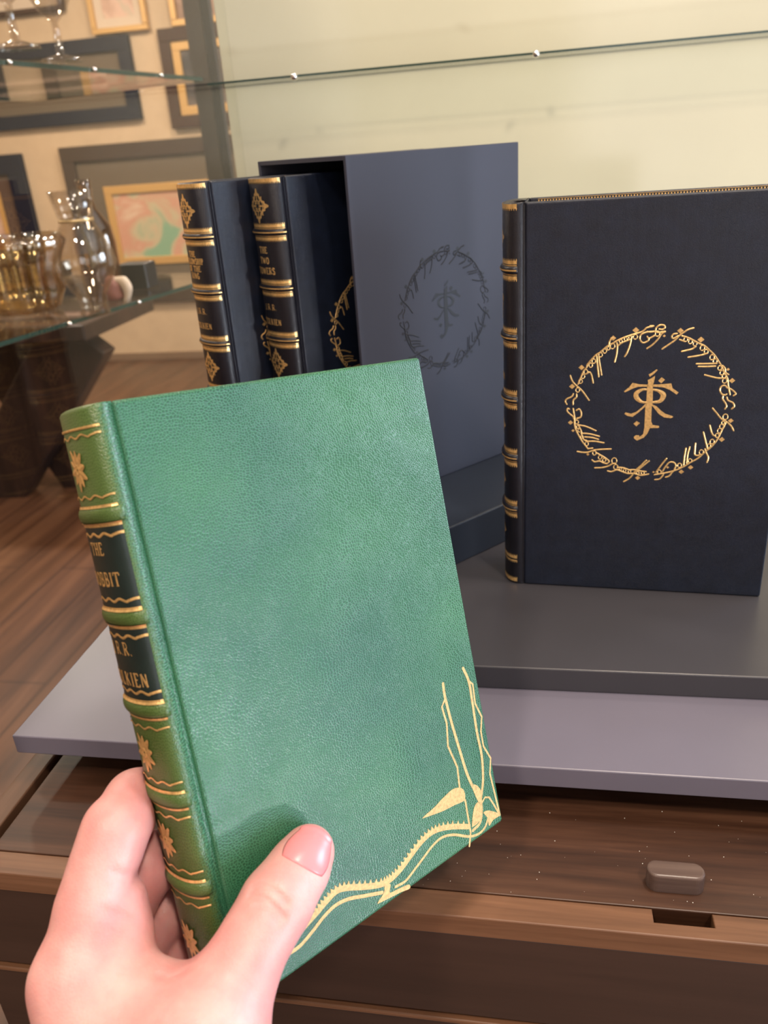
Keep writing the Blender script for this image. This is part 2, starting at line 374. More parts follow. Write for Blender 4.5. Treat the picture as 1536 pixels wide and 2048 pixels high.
picture('small rose print in a dark brown frame at the left edge of the view', -190, 326, 104, 560, .12, F_BLUE, .1, F_DKB, .03, F_GOLD, A_ROSE)
picture('peach print in a thin gold frame high on the back wall', 150, -150, 302, 60, .03, F_GOLD, .05, F_MOUNT, 0, None, A_ROSE)
picture('brown print in a gold frame high on the wall beside the post', 318, -150, 470, 42, .035, F_GOLD, .0, None, 0, None, A_DUSK)
picture('taupe print in a thin frame at the top left corner of the view', -160, -140, 134, 22, .03, F_BROWN, .06, F_MOUNT, 0, None, A_ROSE)

# ------------------------------------------------------------------ dark table with crossed legs
tp = at_z(70, 960, FZ)
r = empty('trestle_table', loc=(tp.x, tp.y, FZ)); tag(r, 'dark wooden trestle table with crossed legs below the glass shelves', 'table')
def beam(p, q, w, d):
    p, q = Vector(p), Vector(q); z = (q - p).normalized(); y = Vector((0, 1, 0)); x = y.cross(z).normalized(); y = z.cross(x)
    M = Matrix([[x[i], y[i], z[i], p[i]] for i in range(3)] + [[0, 0, 0, 1]])
    return box(-w / 2, w / 2, -d / 2, d / 2, 0, (q - p).length, .008, M=M)
YT = 2.9
def tpnt(px, py, dy=0): v = at_y(px, py, YT); return (v.x, v.y + dy, v.z)
obj('leg', beam(tpnt(165, 660), tpnt(-40, 1045), .26, .1), M_DARKW, r)
obj('leg', beam(tpnt(-70, 660, .11), tpnt(185, 1010, .11), .24, .1), M_DARKW, r)
a = at_y(-260, 655, YT); c = at_y(222, 655, YT)
obj('tabletop', box(a.x, c.x, YT - .2, YT + .4, c.z - .01, c.z + .05, .006), M_DARKW, r)
# things on the dark table
b = box(at_y(-40, 640, YT).x, at_y(40, 640, YT).x, YT, YT + .2, c.z + .0502, c.z + .085, .004)
TT_Z = c.z + .0505
def on_table(name, label, cat, px0, px1, h, m, y=YT + .05, d=.15, bev=.006):
    x0 = at_y(px0, 640, y).x; x1 = at_y(px1, 640, y).x
    return tag(obj(name, box(x0, x1, y, y + d, TT_Z, TT_Z + h, bev), m), label, cat)
b.free()
on_table('book', 'pale bound book lying flat on the dark table at the left edge', 'book', -50, 32, .035, simple('cream_paper', (.75, .6, .42), .6))
on_table('wooden_box', 'low dark box on the dark table behind the ribbed crystal bowl', 'box', 64, 128, .16, simple('dark_lacquer', (.02, .015, .014), .35), YT + .3)

# ------------------------------------------------------------------ display case with glass shelves
PC = np.array([-.643, 1.55, -.222]); DC = np.array([.197, .98, 0]); DC /= np.linalg.norm(DC); NC = np.array([-DC[1], DC[0], 0])   # NC points left
def cs(t, s, z): p = PC + DC * t + NC * s; return Vector((p[0], p[1], z))
MC = Matrix([[NC[0], DC[0], 0, PC[0]], [NC[1], DC[1], 0, PC[1]], [0, 0, 1, 0], [0, 0, 0, 1]])    # x left, y along, z up
r = empty('glass_shelf_unit', loc=tuple(cs(0.1, .2, FZ))); tag(r, 'glass shelf unit on thin metal posts with glassware on its shelves', 'shelf unit')
def slab(z, th, name):
    b = box(0, .42, -.95, .12, z - th, z, .0008, 1, M=MC)
    if b.calc_volume(signed=True) < 0: bmesh.ops.reverse_faces(b, faces=b.faces[:])
    b.normal_update()
    for f in b.faces: f.material_index = 0 if abs(f.normal.z) > .7 else 1
    return obj(name, b, [M_GLASS, M_GEDGE], r)
SL, SU = -.212, .150
slab(SL, .008, 'glass_shelf'); slab(SU, .008, 'glass_shelf')
def post(px, py, y, w, m, z1=CEIL):
    p = at_y(px, py, y); return box(p.x - w / 2, p.x + w / 2, y - w / 2, y + w / 2, FZ, z1, .001)
obj('post', post(401, 100, 1.70, .034, None), M_STEEL, r); obj('post', post(431, 150, 1.69, .017, None), M_BLKMET, r)
for t in (-.9, ):
    for s in (.40, .01):
        p = cs(t, s, 0); obj('post', box(p.x - .009, p.x + .009, p.y - .009, p.y + .009, FZ, CEIL, .001), M_BLKMET, r)
for z in (SL, SU):                                       # polished shelf pins
    for t in (-.02, -.2, -.38): 
        bmm = bmesh.new(); bmesh.ops.create_uvsphere(bmm, u_segments=12, v_segments=8, radius=.004, matrix=Matrix.Translation(cs(t, -.003, z - .004)))
        obj('shelf_pin', bmm, simple('chrome', (.9, .9, .9), .08, 1), r, smooth=True)

def glassware(name, label, cat, prof, px, z, y, m=None, extra=None, scale=1.0, ribs=0, shelf=None):
    m = m or M_GLASSW
    p = at_y(px, 600 if z < 0 else 110, y); r = empty(name, loc=(p.x, y, z)); tag(r, label, cat, 'goblets on the upper glass shelf' if name == 'stem_goblet' else None)
    outer = [(a * scale, h * scale) for a, h in prof]; inner = [(max(a - .0025, .0008), h + (.004 if i == 0 else 0)) for i, (a, h) in enumerate(outer)]
    vs, fs = lathe(outer + inner[::-1], 48)
    if ribs:
        vs = [(x * (1 + .06 * math.cos(ribs * math.atan2(yy, x))), yy * (1 + .06 * math.cos(ribs * math.atan2(yy, x))), zz) for x, yy, zz in vs]
    fs.append(tuple(range(47, -1, -1)))
    n = len(outer + inner); 
    obj('glass_body', (vs, fs), m, r, local=True, smooth=True)
    for nm, pr, mm in (extra or []): 
        v2, f2 = lathe([(a * scale, h * scale) for a, h in pr], 40); obj(nm, (v2, f2), mm, r, local=True, smooth=True)
    return r
M_HORN = simple('pale_horn', (.7, .55, .42), .4); M_BAND = simple('brass_band', (.7, .5, .25), .3, .6); M_AMB = glass_thin('amber_glass', (.75, .6, .42), .3, .05)
glassware('glass_decanter', 'clear glass decanter with flared neck and gold collar on the lower glass shelf', 'decanter',
          [(.022, 0), (.03, .004), (.026, .02), (.03, .04), (.052, .075), (.060, .10), (.056, .125), (.038, .165), (.03, .18), (.034, .195), (.042, .235)], 186, SL + .0002, 1.22,
          extra=[('collar', [(.031, .178), (.033, .178), (.033, .184), (.031, .184)], M_BAND)], scale=.80)
glassware('amber_bottle', 'tall amber bottle standing just behind the clear decanter', 'bottle',
          [(.035, 0), (.036, .005), (.038, .1), (.034, .13), (.014, .16), (.012, .2), (.014, .21)], 214, SL + .0002, 1.40, M_AMB, scale=.95)
glassware('crystal_bowl', 'large ribbed crystal bowl on the lower glass shelf at left', 'bowl',
          [(.035, 0), (.05, .004), (.062, .03), (.06, .06), (.068, .085), (.078, .105), (.07, .118)], 50, SL + .0002, 1.28, glass_thin('crystal', (.93, .82, .6), .75, .08), scale=1.05, ribs=12)
glassware('stem_goblet', 'taller clear stem goblet, right of the two on the upper glass shelf', 'goblet',
          [(.03, 0), (.028, .003), (.006, .01), (.005, .05), (.02, .065), (.034, .09), (.036, .13), (.032, .16)], 122, SU + .0002, 1.26)
glassware('stem_goblet', 'wide flared goblet, left of the two on the upper glass shelf', 'goblet',
          [(.03, 0), (.028, .003), (.006, .01), (.005, .05), (.024, .065), (.042, .09), (.05, .13)], 38, SU + .0002, 1.10)
x0 = at_y(252, 560, 1.5).x
tag(obj('small_box', box(x0, x0 + .058, 1.47, 1.52, SL + .0002, SL + .048, .003), simple('black_lacquer', (.012, .012, .014), .35)), 'small black box on the lower glass shelf behind the rosy ornament', 'box')
# small horn-handled piece
p = at_y(246, 600, 1.36)
r2_ = empty('horn_ornament', loc=(p.x, 1.36, SL)); tag(r2_, 'small rosy ornament with a curved pale horn, right of the decanter', 'ornament')
pts = [Vector(q) for q in loop_catmull([tuple(at_y(px, py, 1.36)) for px, py in ((226, 560), (244, 562), (256, 580), (254, 600), (247, 617))], 4)]
vs, fs = [], []
for i, q in enumerate(pts):
    rr = float(np.interp(i / 4, range(5), (.006, .008, .0085, .007, .003)))
    for k in range(12): t = k * math.pi / 6; vs.append((q.x + rr * math.cos(t) * (1 if i else 1), q.y + rr * math.sin(t), q.z + rr * math.cos(t) * float(np.interp(i / 4, range(5), (.9, .9, .6, .3, .1)))))
for i in range(len(pts) - 1):
    for k in range(12): fs.append((i * 12 + k, i * 12 + (k + 1) % 12, (i + 1) * 12 + (k + 1) % 12, (i + 1) * 12 + k))
obj('horn', (vs, fs), M_HORN, r2_, smooth=True)
bmm = bmesh.new(); q = at_y(228, 582, 1.36); bmesh.ops.create_icosphere(bmm, subdivisions=3, radius=.5, matrix=Matrix.Translation((q.x, q.y, (q.z + SL) / 2 + .008)) @ Matrix.Diagonal((.034, .03, .055, 1)))
for v in bmm.verts: v.co.x += .002 * math.sin(v.co.z * 300)
for v in bmm.verts: v.co.z = max(v.co.z, SL + .0003)
obj('body', bmm, simple('rosy_clay', (.32, .13, .11), .5), r2_, smooth=True)

# ------------------------------------------------------------------ display cabinet (wood base, back panel, side glass)
ZT = -.325; YF = .260; CXL, CXR = -.300, .62; YB = .892
r = empty('display_cabinet', loc=(.1, .6, FZ)); tag(r, 'dark walnut display cabinet with drawers, sage back panel and glass side', 'cabinet')
obj('side_rail', box(CXL, -.2865, YF, YB + .03, ZT - .03, ZT, .0008), M_WOODY, r)
obj('top_panel', box(-.2815, CXR, .2745, YB, ZT - .02, ZT - .0004, .0006), M_WOODX, r)
b = bmesh.new()
sl0, sl1 = .0565, .0825                                    # finger slot cut in the front rail
O_ = [(-.2815, YF), (CXR, YF), (CXR, .2738), (sl1, .2738), (sl1, .2668), (sl0, .2668), (sl0, .2738), (-.2815, .2738)]
f_ = b.faces.new([b.verts.new((x, y, ZT - .012)) for x, y in O_]); e_ = bmesh.ops.extrude_face_region(b, geom=[f_])
for v in [g for g in e_['geom'] if isinstance(g, bmesh.types.BMVert)]: v.co.z = ZT
bmesh.ops.recalc_face_normals(b, faces=b.faces[:])
bmesh.ops.bevel(b, geom=[e for e in b.edges if all(abs(v.co.z - ZT) < 1e-6 for v in e.verts)], offset=.0006, segments=2, profile=.5, affect='EDGES')
obj('front_rail', b, M_WOODE, r)
obj('slot_liner', box(sl0 - .002, sl1 + .002, .262, .2745, ZT - .03, ZT - .0125), M_BLACK, r)
obj('gap_liner', box(-.2865, -.2815, YF + .004, YB, ZT - .03, ZT - .012), M_BLACK, r)
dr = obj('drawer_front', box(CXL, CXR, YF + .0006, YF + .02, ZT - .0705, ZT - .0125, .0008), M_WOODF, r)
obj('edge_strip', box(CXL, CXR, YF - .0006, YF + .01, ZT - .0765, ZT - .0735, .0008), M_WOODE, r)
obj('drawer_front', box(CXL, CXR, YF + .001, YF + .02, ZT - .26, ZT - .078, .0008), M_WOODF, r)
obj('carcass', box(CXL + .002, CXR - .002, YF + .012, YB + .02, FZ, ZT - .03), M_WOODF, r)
obj('back_panel', box(-.3095, CXR, YB, YB + .02, ZT, .62, .001), M_SAGE, r)
gs = box(-.3095, CXR, YB - .05, YB - .0005, .0680, .0702, .0003, 1); gs.normal_update()
for f in gs.faces: f.material_index = 0 if abs(f.normal.z) > .7 else 1
obj('glass_shelf', gs, [M_GLASS, M_GEDGE], r)
for q in ((600, 155), (1072, 108)):  # chrome beads added to stand for lamp sparkles along the shelf edge
    p = at_y(*q, YB - .03); bmm = bmesh.new(); bmesh.ops.create_uvsphere(bmm, u_segments=12, v_segments=8, radius=.0035, matrix=Matrix.Translation((p.x, YB - .0515, .0685)))
    obj('sparkle_bead', bmm, simple('chrome', (.9, .9, .9), .08, 1), r, smooth=True)
gp = box(-.2995, -.2975, YF + .01, YB - .001, ZT + .0002, .62)
obj('side_glass', gp, M_GLASSP, r)
# peg
kx0, kx1, ky0, ky1 = .0555, .0815, .2835, .2935
b = box(kx0, kx1, ky0, ky1, ZT - .0003, ZT + .0098)
vert = [e for e in b.edges if abs((e.verts[0].co - e.verts[1].co).z) > .005]
bmesh.ops.bevel(b, geom=vert, offset=.0048, segments=8, profile=.5, affect='EDGES')
top = [e for e in b.edges if all(abs(v.co.z - (ZT + .0098)) < 1e-5 for v in e.verts)]
bmesh.ops.bevel(b, geom=top, offset=.0012, segments=3, profile=.5, affect='EDGES')
tag(obj('wooden_peg', b, wood('peg_wood', (.05, .03, .025), (.1, .065, .055), (.16, .11, .09), 'X', 2, .3), smooth=False), 'oval dark wooden peg on the cabinet top near the finger slot', 'peg')
# dust
b = bmesh.new()
for i in range(60):
    x = random.uniform(-.06, .14); y = random.uniform(.276, .335); s = random.uniform(.0001, .00028)
    bmesh.ops.create_icosphere(b, subdivisions=1, radius=s, matrix=Matrix.Translation((x, y, ZT + s * .6 - .0004)))
tag(obj('dust_specks', b, simple('pale_dust', (.7, .68, .62), .8)), 'pale dust specks scattered on the walnut cabinet top', 'dust', kind='stuff')

# ------------------------------------------------------------------ stacked boards
ZA = -.2928; Z2 = -.27755
r = empty('display_board', loc=(.05, .6, ZT)); tag(r, 'wide lilac-grey display board lying lowest on the cabinet top', 'board')
obj('board_top', box(-.293, .40, .3258, .84, ZA - .0125, ZA, .0007), M_BOARD, r)
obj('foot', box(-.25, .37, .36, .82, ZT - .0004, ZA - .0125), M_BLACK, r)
tag(obj('display_board', box(-.215, .40, .3900, .82, ZA, Z2, .0008), M_BOARD2), 'charcoal display board on top of the lilac-grey board, under the books', 'board')
YS = .84580103; SD = np.array([math.cos(YS), math.sin(YS), 0]); SN = np.array([-SD[1], SD[0], 0])
def frame(o, xd, yd): return Matrix([[xd[i], yd[i], (0, 0, 1)[i], o[i]] for i in range(3)] + [[0, 0, 0, 1]])
RO = np.array([-.04972908, .51558912, Z2]); ZR = -.24591
MR_ = frame(RO, SD, SN)
tag(obj('riser_block', box(-.10, .150, 0, .215, 0, ZR - Z2, .001, M=MR_), M_RISER), 'dark navy riser block under the slate blue slipcase', 'riser')

# ------------------------------------------------------------------ slipcase
SO = np.array([-.11706, .55140, ZR]); MS = frame(SO, SD, SN)
SW, SH, ST, WT = .1629, .2440, .1095, .0028
r = empty('slipcase', MS.copy()); tag(r, 'slate blue cloth slipcase with a dark tooled ring emblem, holding two books', 'slipcase')
obj('side_panel', box(0, SW, 0, WT, 0, SH, .0006), M_SLIP, r, local=True)
obj('side_panel', box(0, SW, ST - WT, ST, 0, SH, .0006), M_SLIP, r, local=True)
obj('top_panel', box(.0003, SW, WT, ST - WT, SH - WT, SH - .0002), [M_SLIP], r, local=True)
obj('bottom_panel', box(.0003, SW, WT, ST - WT, .0, WT), M_SLIP, r, local=True)
obj('back_panel', box(SW - WT, SW - .0002, WT, ST - WT, WT, SH - WT), M_SLIPIN, r, local=True)

# ------------------------------------------------------------------ ring lettering and monogram
RING_STROKES=[[[-46.3,19.3],[-45.1,16.1],[-42.7,13.2],[-39.3,10.1],[-34.8,3.9]],[[-44.2,8.0],[-45.1,6.2],[-48.0,4.7],[-48.8,3.1],[-47.9,1.3]],[[-42.3,7.8],[-42.4,5.8],[-44.1,3.9],[-44.2,1.2]],[[-41.6,13.9],[-39.9,18.5],[-38.6,21.9],[-36.9,24.2],[-36.6,25.7],[-34.5,28.6],[-31.8,31.6],[-29.7,33.0],[-27.7,34.8],[-25.7,36.6],[-23.3,38.2]],[[-36.8,20.4],[-35.0,21.3],[-33.8,19.2],[-32.8,14.7]],[[-31.4,31.2],[-30.9,26.7],[-29.7,18.5]],[[-30.2,30.8],[-29.5,26.7],[-28.1,19.6]],[[-24.8,36.6],[-24.4,39.5],[-23.4,41.1],[-22.1,41.9]],[[-23.6,37.7],[-20.9,39.5],[-18.2,40.9],[-14.8,42.3],[-10.8,43.6],[-6.4,45.0],[-4.1,47.1],[-0.8,47.9]],[[-20.3,38.7],[-19.9,36.5],[-20.0,32.2],[-20.9,27.4]],[[-19.4,37.1],[-17.4,38.7],[-14.0,40.1],[-12.3,40.8]],[[-12.1,42.6],[-12.8,37.5],[-14.3,32.5],[-15.4,30.6]],[[0.1,44.9],[-4.0,44.6],[-7.0,43.2],[-7.5,40.7],[-5.7,38.5],[-3.0,39.5],[-2.4,41.3]],[[-3.5,42.1],[-2.4,41.0],[0.8,42.7]],[[-3.7,44.9],[-1.4,44.7],[0.6,45.2],[1.1,47.0],[3.0,48.5],[5.4,48.3],[5.8,46.9],[4.6,46.0],[2.9,46.2]],[[-2.3,48.1],[-0.3,48.1]],[[0.6,44.8],[2.7,44.3],[6.2,44.8]],[[6.2,44.7],[4.2,43.4],[2.3,40.2],[-0.6,37.0],[-3.2,35.1]],[[12.8,43.5],[10.8,43.2],[9.9,41.8],[10.8,40.7],[12.9,41.8],[14.6,42.5]],[[5.2,34.7],[8.6,37.2],[11.8,39.7],[14.2,42.5],[16.4,44.2],[18.6,45.7],[21.5,46.5]],[[15.6,42.1],[19.0,41.0],[21.8,39.5],[24.9,37.7],[28.1,36.2],[30.9,33.7],[33.9,30.8],[36.5,27.1],[38.1,24.6],[40.1,20.6],[42.2,17.0],[42.9,13.3],[44.5,7.4]],[[14.4,40.0],[17.2,38.9]],[[16.0,33.1],[18.9,33.8],[21.5,34.5],[23.4,35.9]],[[19.8,29.7],[23.3,30.2],[26.9,30.9],[30.1,31.9]],[[24.6,25.8],[29.7,25.8],[35.6,25.9]],[[25.8,24.2],[29.8,24.1],[35.1,24.3]],[[29.7,19.2],[33.7,18.1],[37.1,17.3],[40.5,17.3]],[[38.8,24.6],[40.2,23.1],[40.8,20.6],[42.6,19.3]],[[42.7,11.4],[41.2,12.9],[39.3,12.2],[38.8,10.0],[40.1,7.7],[41.8,7.2],[42.7,7.7]],[[44.1,11.1],[46.2,9.6],[47.6,7.9],[46.5,6.8]],[[40.8,6.6],[40.8,4.8],[42.6,2.2],[43.3,0.3],[42.6,-1.2]],[[42.9,5.9],[43.8,4.0],[46.6,2.5],[47.5,0.3],[46.3,-1.2]],[[35.8,-0.8],[38.5,-4.0],[41.1,-7.1],[44.0,-8.9],[47.0,-11.6],[48.7,-14.6]],[[44.0,-8.9],[43.3,-11.6],[42.2,-14.3],[41.1,-17.8],[39.4,-21.8],[37.0,-25.3],[33.8,-28.5],[30.6,-32.2],[25.9,-35.5],[22.6,-38.0],[17.8,-40.6],[12.5,-42.3],[6.1,-43.7]],[[35.2,-11.3],[36.4,-15.2],[37.7,-17.5],[39.1,-17.9]],[[32.0,-15.6],[33.2,-19.5],[34.4,-23.4],[35.2,-26.1]],[[33.8,-26.2],[34.9,-28.9],[36.2,-31.7],[35.8,-34.9]],[[28.2,-22.7],[28.2,-26.7],[28.3,-29.8],[29.8,-30.6],[31.1,-30.2]],[[23.0,-26.0],[22.6,-31.6],[22.5,-36.8]],[[25.1,-25.1],[24.4,-29.9],[24.2,-35.5]],[[10.6,-41.5],[12.2,-38.2],[14.2,-35.4],[16.7,-35.3],[18.1,-37.3],[17.4,-40.2]],[[12.5,-32.8],[10.3,-36.2],[8.3,-39.6],[7.0,-42.0]],[[6.6,-47.0],[9.2,-46.5],[10.8,-44.4],[11.4,-42.8]],[[12.7,-45.2],[14.8,-44.3],[16.1,-42.2],[17.1,-41.0]],[[-46.3,-1.7],[-47.4,-1.4],[-47.6,-2.9],[-46.3,-4.5],[-44.0,-6.5],[-43.4,-8.1]],[[-44.1,-1.3],[-43.5,-4.5],[-43.0,-7.7],[-43.1,-10.5],[-42.3,-13.3]],[[-42.1,-2.5],[-40.4,-1.7],[-39.1,-4.1],[-39.5,-6.8],[-41.7,-7.7]],[[-43.1,-10.9],[-42.3,-14.5],[-39.9,-19.3],[-37.5,-23.3],[-34.4,-27.3]],[[-40.9,-11.6],[-38.9,-15.6],[-38.5,-18.0],[-37.2,-21.3],[-35.3,-22.0]],[[-40.1,-12.0],[-36.0,-12.8],[-30.0,-15.5]],[[-38.8,-17.2],[-33.6,-17.6],[-27.9,-19.1]],[[-36.5,-19.6],[-32.1,-20.0],[-28.3,-21.1]],[[-35.7,-22.5],[-30.5,-22.4],[-24.9,-23.3]],[[-40.7,-29.3],[-37.3,-29.8],[-34.3,-29.6],[-30.3,-28.1],[-25.9,-27.6],[-20.5,-27.3]],[[-34.4,-27.3],[-31.5,-26.9]],[[-29.5,-29.7],[-26.8,-31.3],[-24.2,-32.9],[-21.4,-35.3],[-22.5,-37.0]],[[-31.7,-34.7],[-30.0,-35.9],[-27.0,-35.4],[-24.7,-36.6],[-22.5,-37.0]],[[-29.7,-40.0],[-25.4,-39.7],[-21.7,-38.6],[-19.1,-36.9],[-17.3,-36.9]],[[-21.9,-41.9],[-19.6,-42.3],[-16.4,-41.0],[-13.3,-42.1],[-9.6,-43.3],[-5.9,-43.2],[-2.1,-44.3],[2.6,-43.4]],[[-16.1,-39.3],[-12.7,-39.6],[-9.0,-40.8],[-6.0,-40.7],[-2.3,-41.5],[1.0,-41.8]],[[-11.9,-48.8],[-8.7,-46.6],[-6.6,-43.6],[-4.9,-40.7],[-2.2,-37.8],[0.7,-34.2]],[[-5.9,-42.8],[-2.8,-39.8],[2.4,-34.6]]]
RING_LOOPS=[[-41.7,10.3,1.4],[-40.2,15.7,1.3],[-38.9,18.7,1.3],[-37.3,21.5,1.4],[-34.6,25.5,1.3],[-32.9,27.9,1.3],[-29.2,31.7,1.3],[-26.9,33.9,1.3],[-24.9,35.5,1.0],[-22.6,36.8,1.6],[-18.1,39.6,1.0],[-15.4,40.8,1.0],[-13.0,41.5,1.0],[-10.1,42.0,1.4],[2.0,43.6,1.5],[17.6,40.1,1.3],[20.2,38.8,1.3],[22.8,37.5,1.3],[27.0,35.0,1.5],[29.2,32.8,1.3],[32.7,29.5,1.5],[34.5,27.3,1.3],[37.4,23.2,1.3],[38.8,20.4,1.3],[40.2,18.2,1.3],[40.8,15.7,1.5],[43.3,-6.1,1.7],[42.4,-9.7,1.0],[41.8,-12.0,1.4],[41.0,-14.7,1.5],[39.9,-17.7,1.3],[37.4,-21.6,1.5],[35.9,-24.2,1.2],[32.0,-28.4,1.5],[26.0,-34.1,1.3],[20.2,-37.2,1.4],[8.8,-41.8,1.3],[-41.7,-10.0,1.3],[-41.0,-13.2,1.1],[-40.0,-15.4,1.1],[-38.4,-19.7,1.0],[-35.3,-24.1,1.3],[-30.4,-30.1,1.4],[-26.9,-32.9,1.3],[-24.4,-34.7,1.2],[-18.3,-35.0,1.9],[-17.2,-39.1,1.6],[-14.5,-40.5,0.9],[-11.9,-41.3,1.0],[-8.9,-42.0,1.0],[-3.9,-42.9,1.0],[-1.0,-42.7,1.1]]
RING_DOTS=[[-45.0,12.6,1.8],[-39.8,24.2,1.8],[-10.0,45.9,1.9],[-22.4,41.5,1.7],[5.8,42.3,0.9],[14.4,45.1,1.8],[25.8,39.8,1.9],[42.0,22.4,1.0],[44.8,15.8,1.7],[46.5,-8.4,1.6],[42.7,-20.1,1.7],[26.7,-38.3,1.6],[21.6,-41.3,1.6],[13.5,-38.6,0.9],[5.4,-41.9,0.8],[-45.4,-10.3,1.6],[-43.7,-15.5,1.0],[-34.3,-31.0,1.0],[-3.7,-46.0,1.6]]
MONO_POLYS=[[[-1.6,16.3],[-0.3,17.0],[2.4,18.9],[2.1,16.1],[1.5,13.1],[2.1,2.4],[1.7,-0.0],[2.0,-9.2],[2.9,-11.4],[6.6,-11.9],[6.8,-12.7],[6.4,-13.3],[1.5,-13.4],[0.2,-17.0],[-1.6,-19.5],[-5.5,-21.5],[-7.3,-20.2],[-7.5,-19.0],[-6.3,-18.0],[-4.5,-18.1],[-4.2,-19.1],[-2.2,-17.3],[-1.7,-13.0],[-2.0,-0.1],[-1.6,3.0],[-1.7,13.2],[-1.2,14.6]],[[-14.7,9.6],[-11.9,12.0],[-10.1,14.7],[-6.1,13.8],[-1.1,13.6],[-1.1,12.3],[-6.6,12.3],[-9.3,11.4],[-14.2,8.8]],[[1.1,13.6],[4.9,13.7],[11.7,14.3],[12.7,11.3],[16.2,8.8],[15.2,7.5],[11.4,10.2],[7.8,11.8],[4.4,12.2],[1.1,12.3]],[[-1.6,2.4],[-3.6,-0.1],[-6.8,-3.1],[-9.9,-4.4],[-13.1,-3.6],[-13.8,-4.5],[-12.0,-5.8],[-8.9,-6.4],[-5.7,-3.7],[-2.5,-0.4],[-1.2,1.2]],[[1.3,1.8],[4.4,0.3],[6.8,-2.1],[9.7,-4.3],[14.0,-5.8],[14.2,-6.5],[13.0,-7.1],[9.3,-6.7],[6.1,-4.6],[3.7,-1.6],[1.9,0.6]],[[-1.3,19.8],[0.1,20.5],[2.9,22.8],[3.6,22.3],[1.5,19.9],[-0.6,18.3]],[[6.1,18.0],[8.0,16.5],[6.1,14.3],[4.3,15.9]],[[-6.4,-9.0],[-4.4,-10.3],[-6.4,-12.4],[-8.2,-10.7]]]
MONO_RIBBONS=[[[-1.0,10.5,1.2],[-4.3,10.5,1.5],[-7.2,8.7,2.5],[-7.7,6.6,2.8],[-6.4,4.5,2.5],[-3.8,2.8,1.5],[-0.5,2.7,1.2]],[[1.3,10.5,1.2],[4.6,9.9,1.6],[7.5,7.8,2.9],[7.6,5.7,2.9],[5.9,3.3,2.1],[1.8,2.7,1.3]]]
VINE_RIBBONS=[[[[118.0,8.2],[108.7,12.9],[101.3,15.6],[95.6,16.3],[89.5,15.1],[83.2,12.6],[77.1,10.2],[71.4,9.1],[66.3,9.8],[58.5,13.2],[51.2,17.0],[46.0,18.6],[40.9,17.5],[35.9,15.8],[30.1,14.0],[25.3,12.3],[21.6,12.0],[16.1,10.3]],2.34,1],[[[130.5,6.1],[127.5,3.0],[122.9,2.2],[116.9,4.1],[108.8,9.1],[102.2,11.4],[96.2,10.8],[89.7,8.4],[83.4,6.0],[78.4,4.4],[73.0,4.9]],1.11,0],[[[66.3,6.3],[57.7,9.8],[50.2,12.8],[43.9,13.7],[38.1,12.5],[32.2,10.1],[25.7,8.1],[18.5,8.2],[12.6,7.4]],1.43,0],[[[118.5,74.2],[118.2,68.1],[119.1,57.3],[120.8,43.9],[122.7,30.8],[125.6,21.0],[127.4,15.5]],1.43,0],[[[118.5,74.2],[118.1,67.4],[115.4,64.8],[116.4,56.9],[114.7,47.2],[117.8,36.1],[116.9,26.7],[118.8,19.7],[118.6,10.6],[118.5,5.2],[116.3,-0.2]],1.04,0],[[[131.7,76.3],[133.7,69.6],[133.7,61.2],[133.1,46.2],[133.4,34.5],[131.5,23.7],[128.1,16.0],[127.5,11.6],[125.1,6.5],[119.9,5.3]],1.43,0],[[[133.7,69.6],[135.8,67.3],[135.2,58.4],[137.7,51.2],[135.6,45.1],[135.5,38.2],[138.6,31.0],[136.4,24.5],[137.2,14.7],[138.0,3.6]],0.98,0],[[[128.2,14.3],[130.8,15.8],[133.3,14.6],[135.4,10.0],[138.0,3.6]],0.91,0]]
VINE_POLYS=[[[62.9,3.3],[67.0,5.9],[68.2,8.7],[70.9,7.2],[69.8,4.3],[73.6,3.5],[79.7,2.2],[79.9,0.3],[74.9,1.4],[69.7,2.2]],[[119.8,6.9],[122.7,14.0],[125.9,15.9],[127.8,13.0],[126.8,8.8],[123.0,6.8]],[[127.0,14.1],[124.2,24.0],[127.2,23.3],[129.3,18.5]],[[93.3,24.4],[100.9,25.8],[107.4,27.5],[113.7,28.2],[118.7,25.5],[118.5,20.6],[111.9,21.2],[104.0,22.1]],[[128.1,9.7],[131.8,9.0],[138.1,3.9],[133.2,3.6],[130.1,2.4],[130.0,6.4]]]

def emblem(cx, cz, k, f_place, width=.95):
    """returns two bmeshes: the ring of lettering and the monogram; f_place(x, z, h) is the surface"""
    f = lambda x, y, h: f_place(cx + x * .001 * k, cz + y * .001 * k, h + 0.00008)
    ring = bmesh.new()
    for s in RING_STROKES: ribbon(ring, s, width, f, .00022)
    for (x, y, rr) in RING_LOOPS:
        pts = [(x + rr * .8 * math.cos(t), y + rr * math.sin(t)) for t in np.linspace(.3, 2 * math.pi + .3, 11)]
        ribbon(ring, pts, width * .62, f, .00015, 2)
    for (x, y, rr) in RING_DOTS: poly(ring, [(x - rr, y), (x, y - rr * .9), (x + rr, y), (x, y + rr * .9)], f, .0001)
    mono = bmesh.new()
    for p in MONO_POLYS: poly(mono, p, f, .0001)
    for p in MONO_RIBBONS: ribbon(mono, p, 1, f, .0001, 4)
    return ring, mono
ring, mono = emblem(.0826, .1322, .955, lambda x, z, h: (x, -h, z))
obj('ring_lettering', ring, M_EMB, r, local=True); obj('monogram', mono, M_EMB, r, local=True)

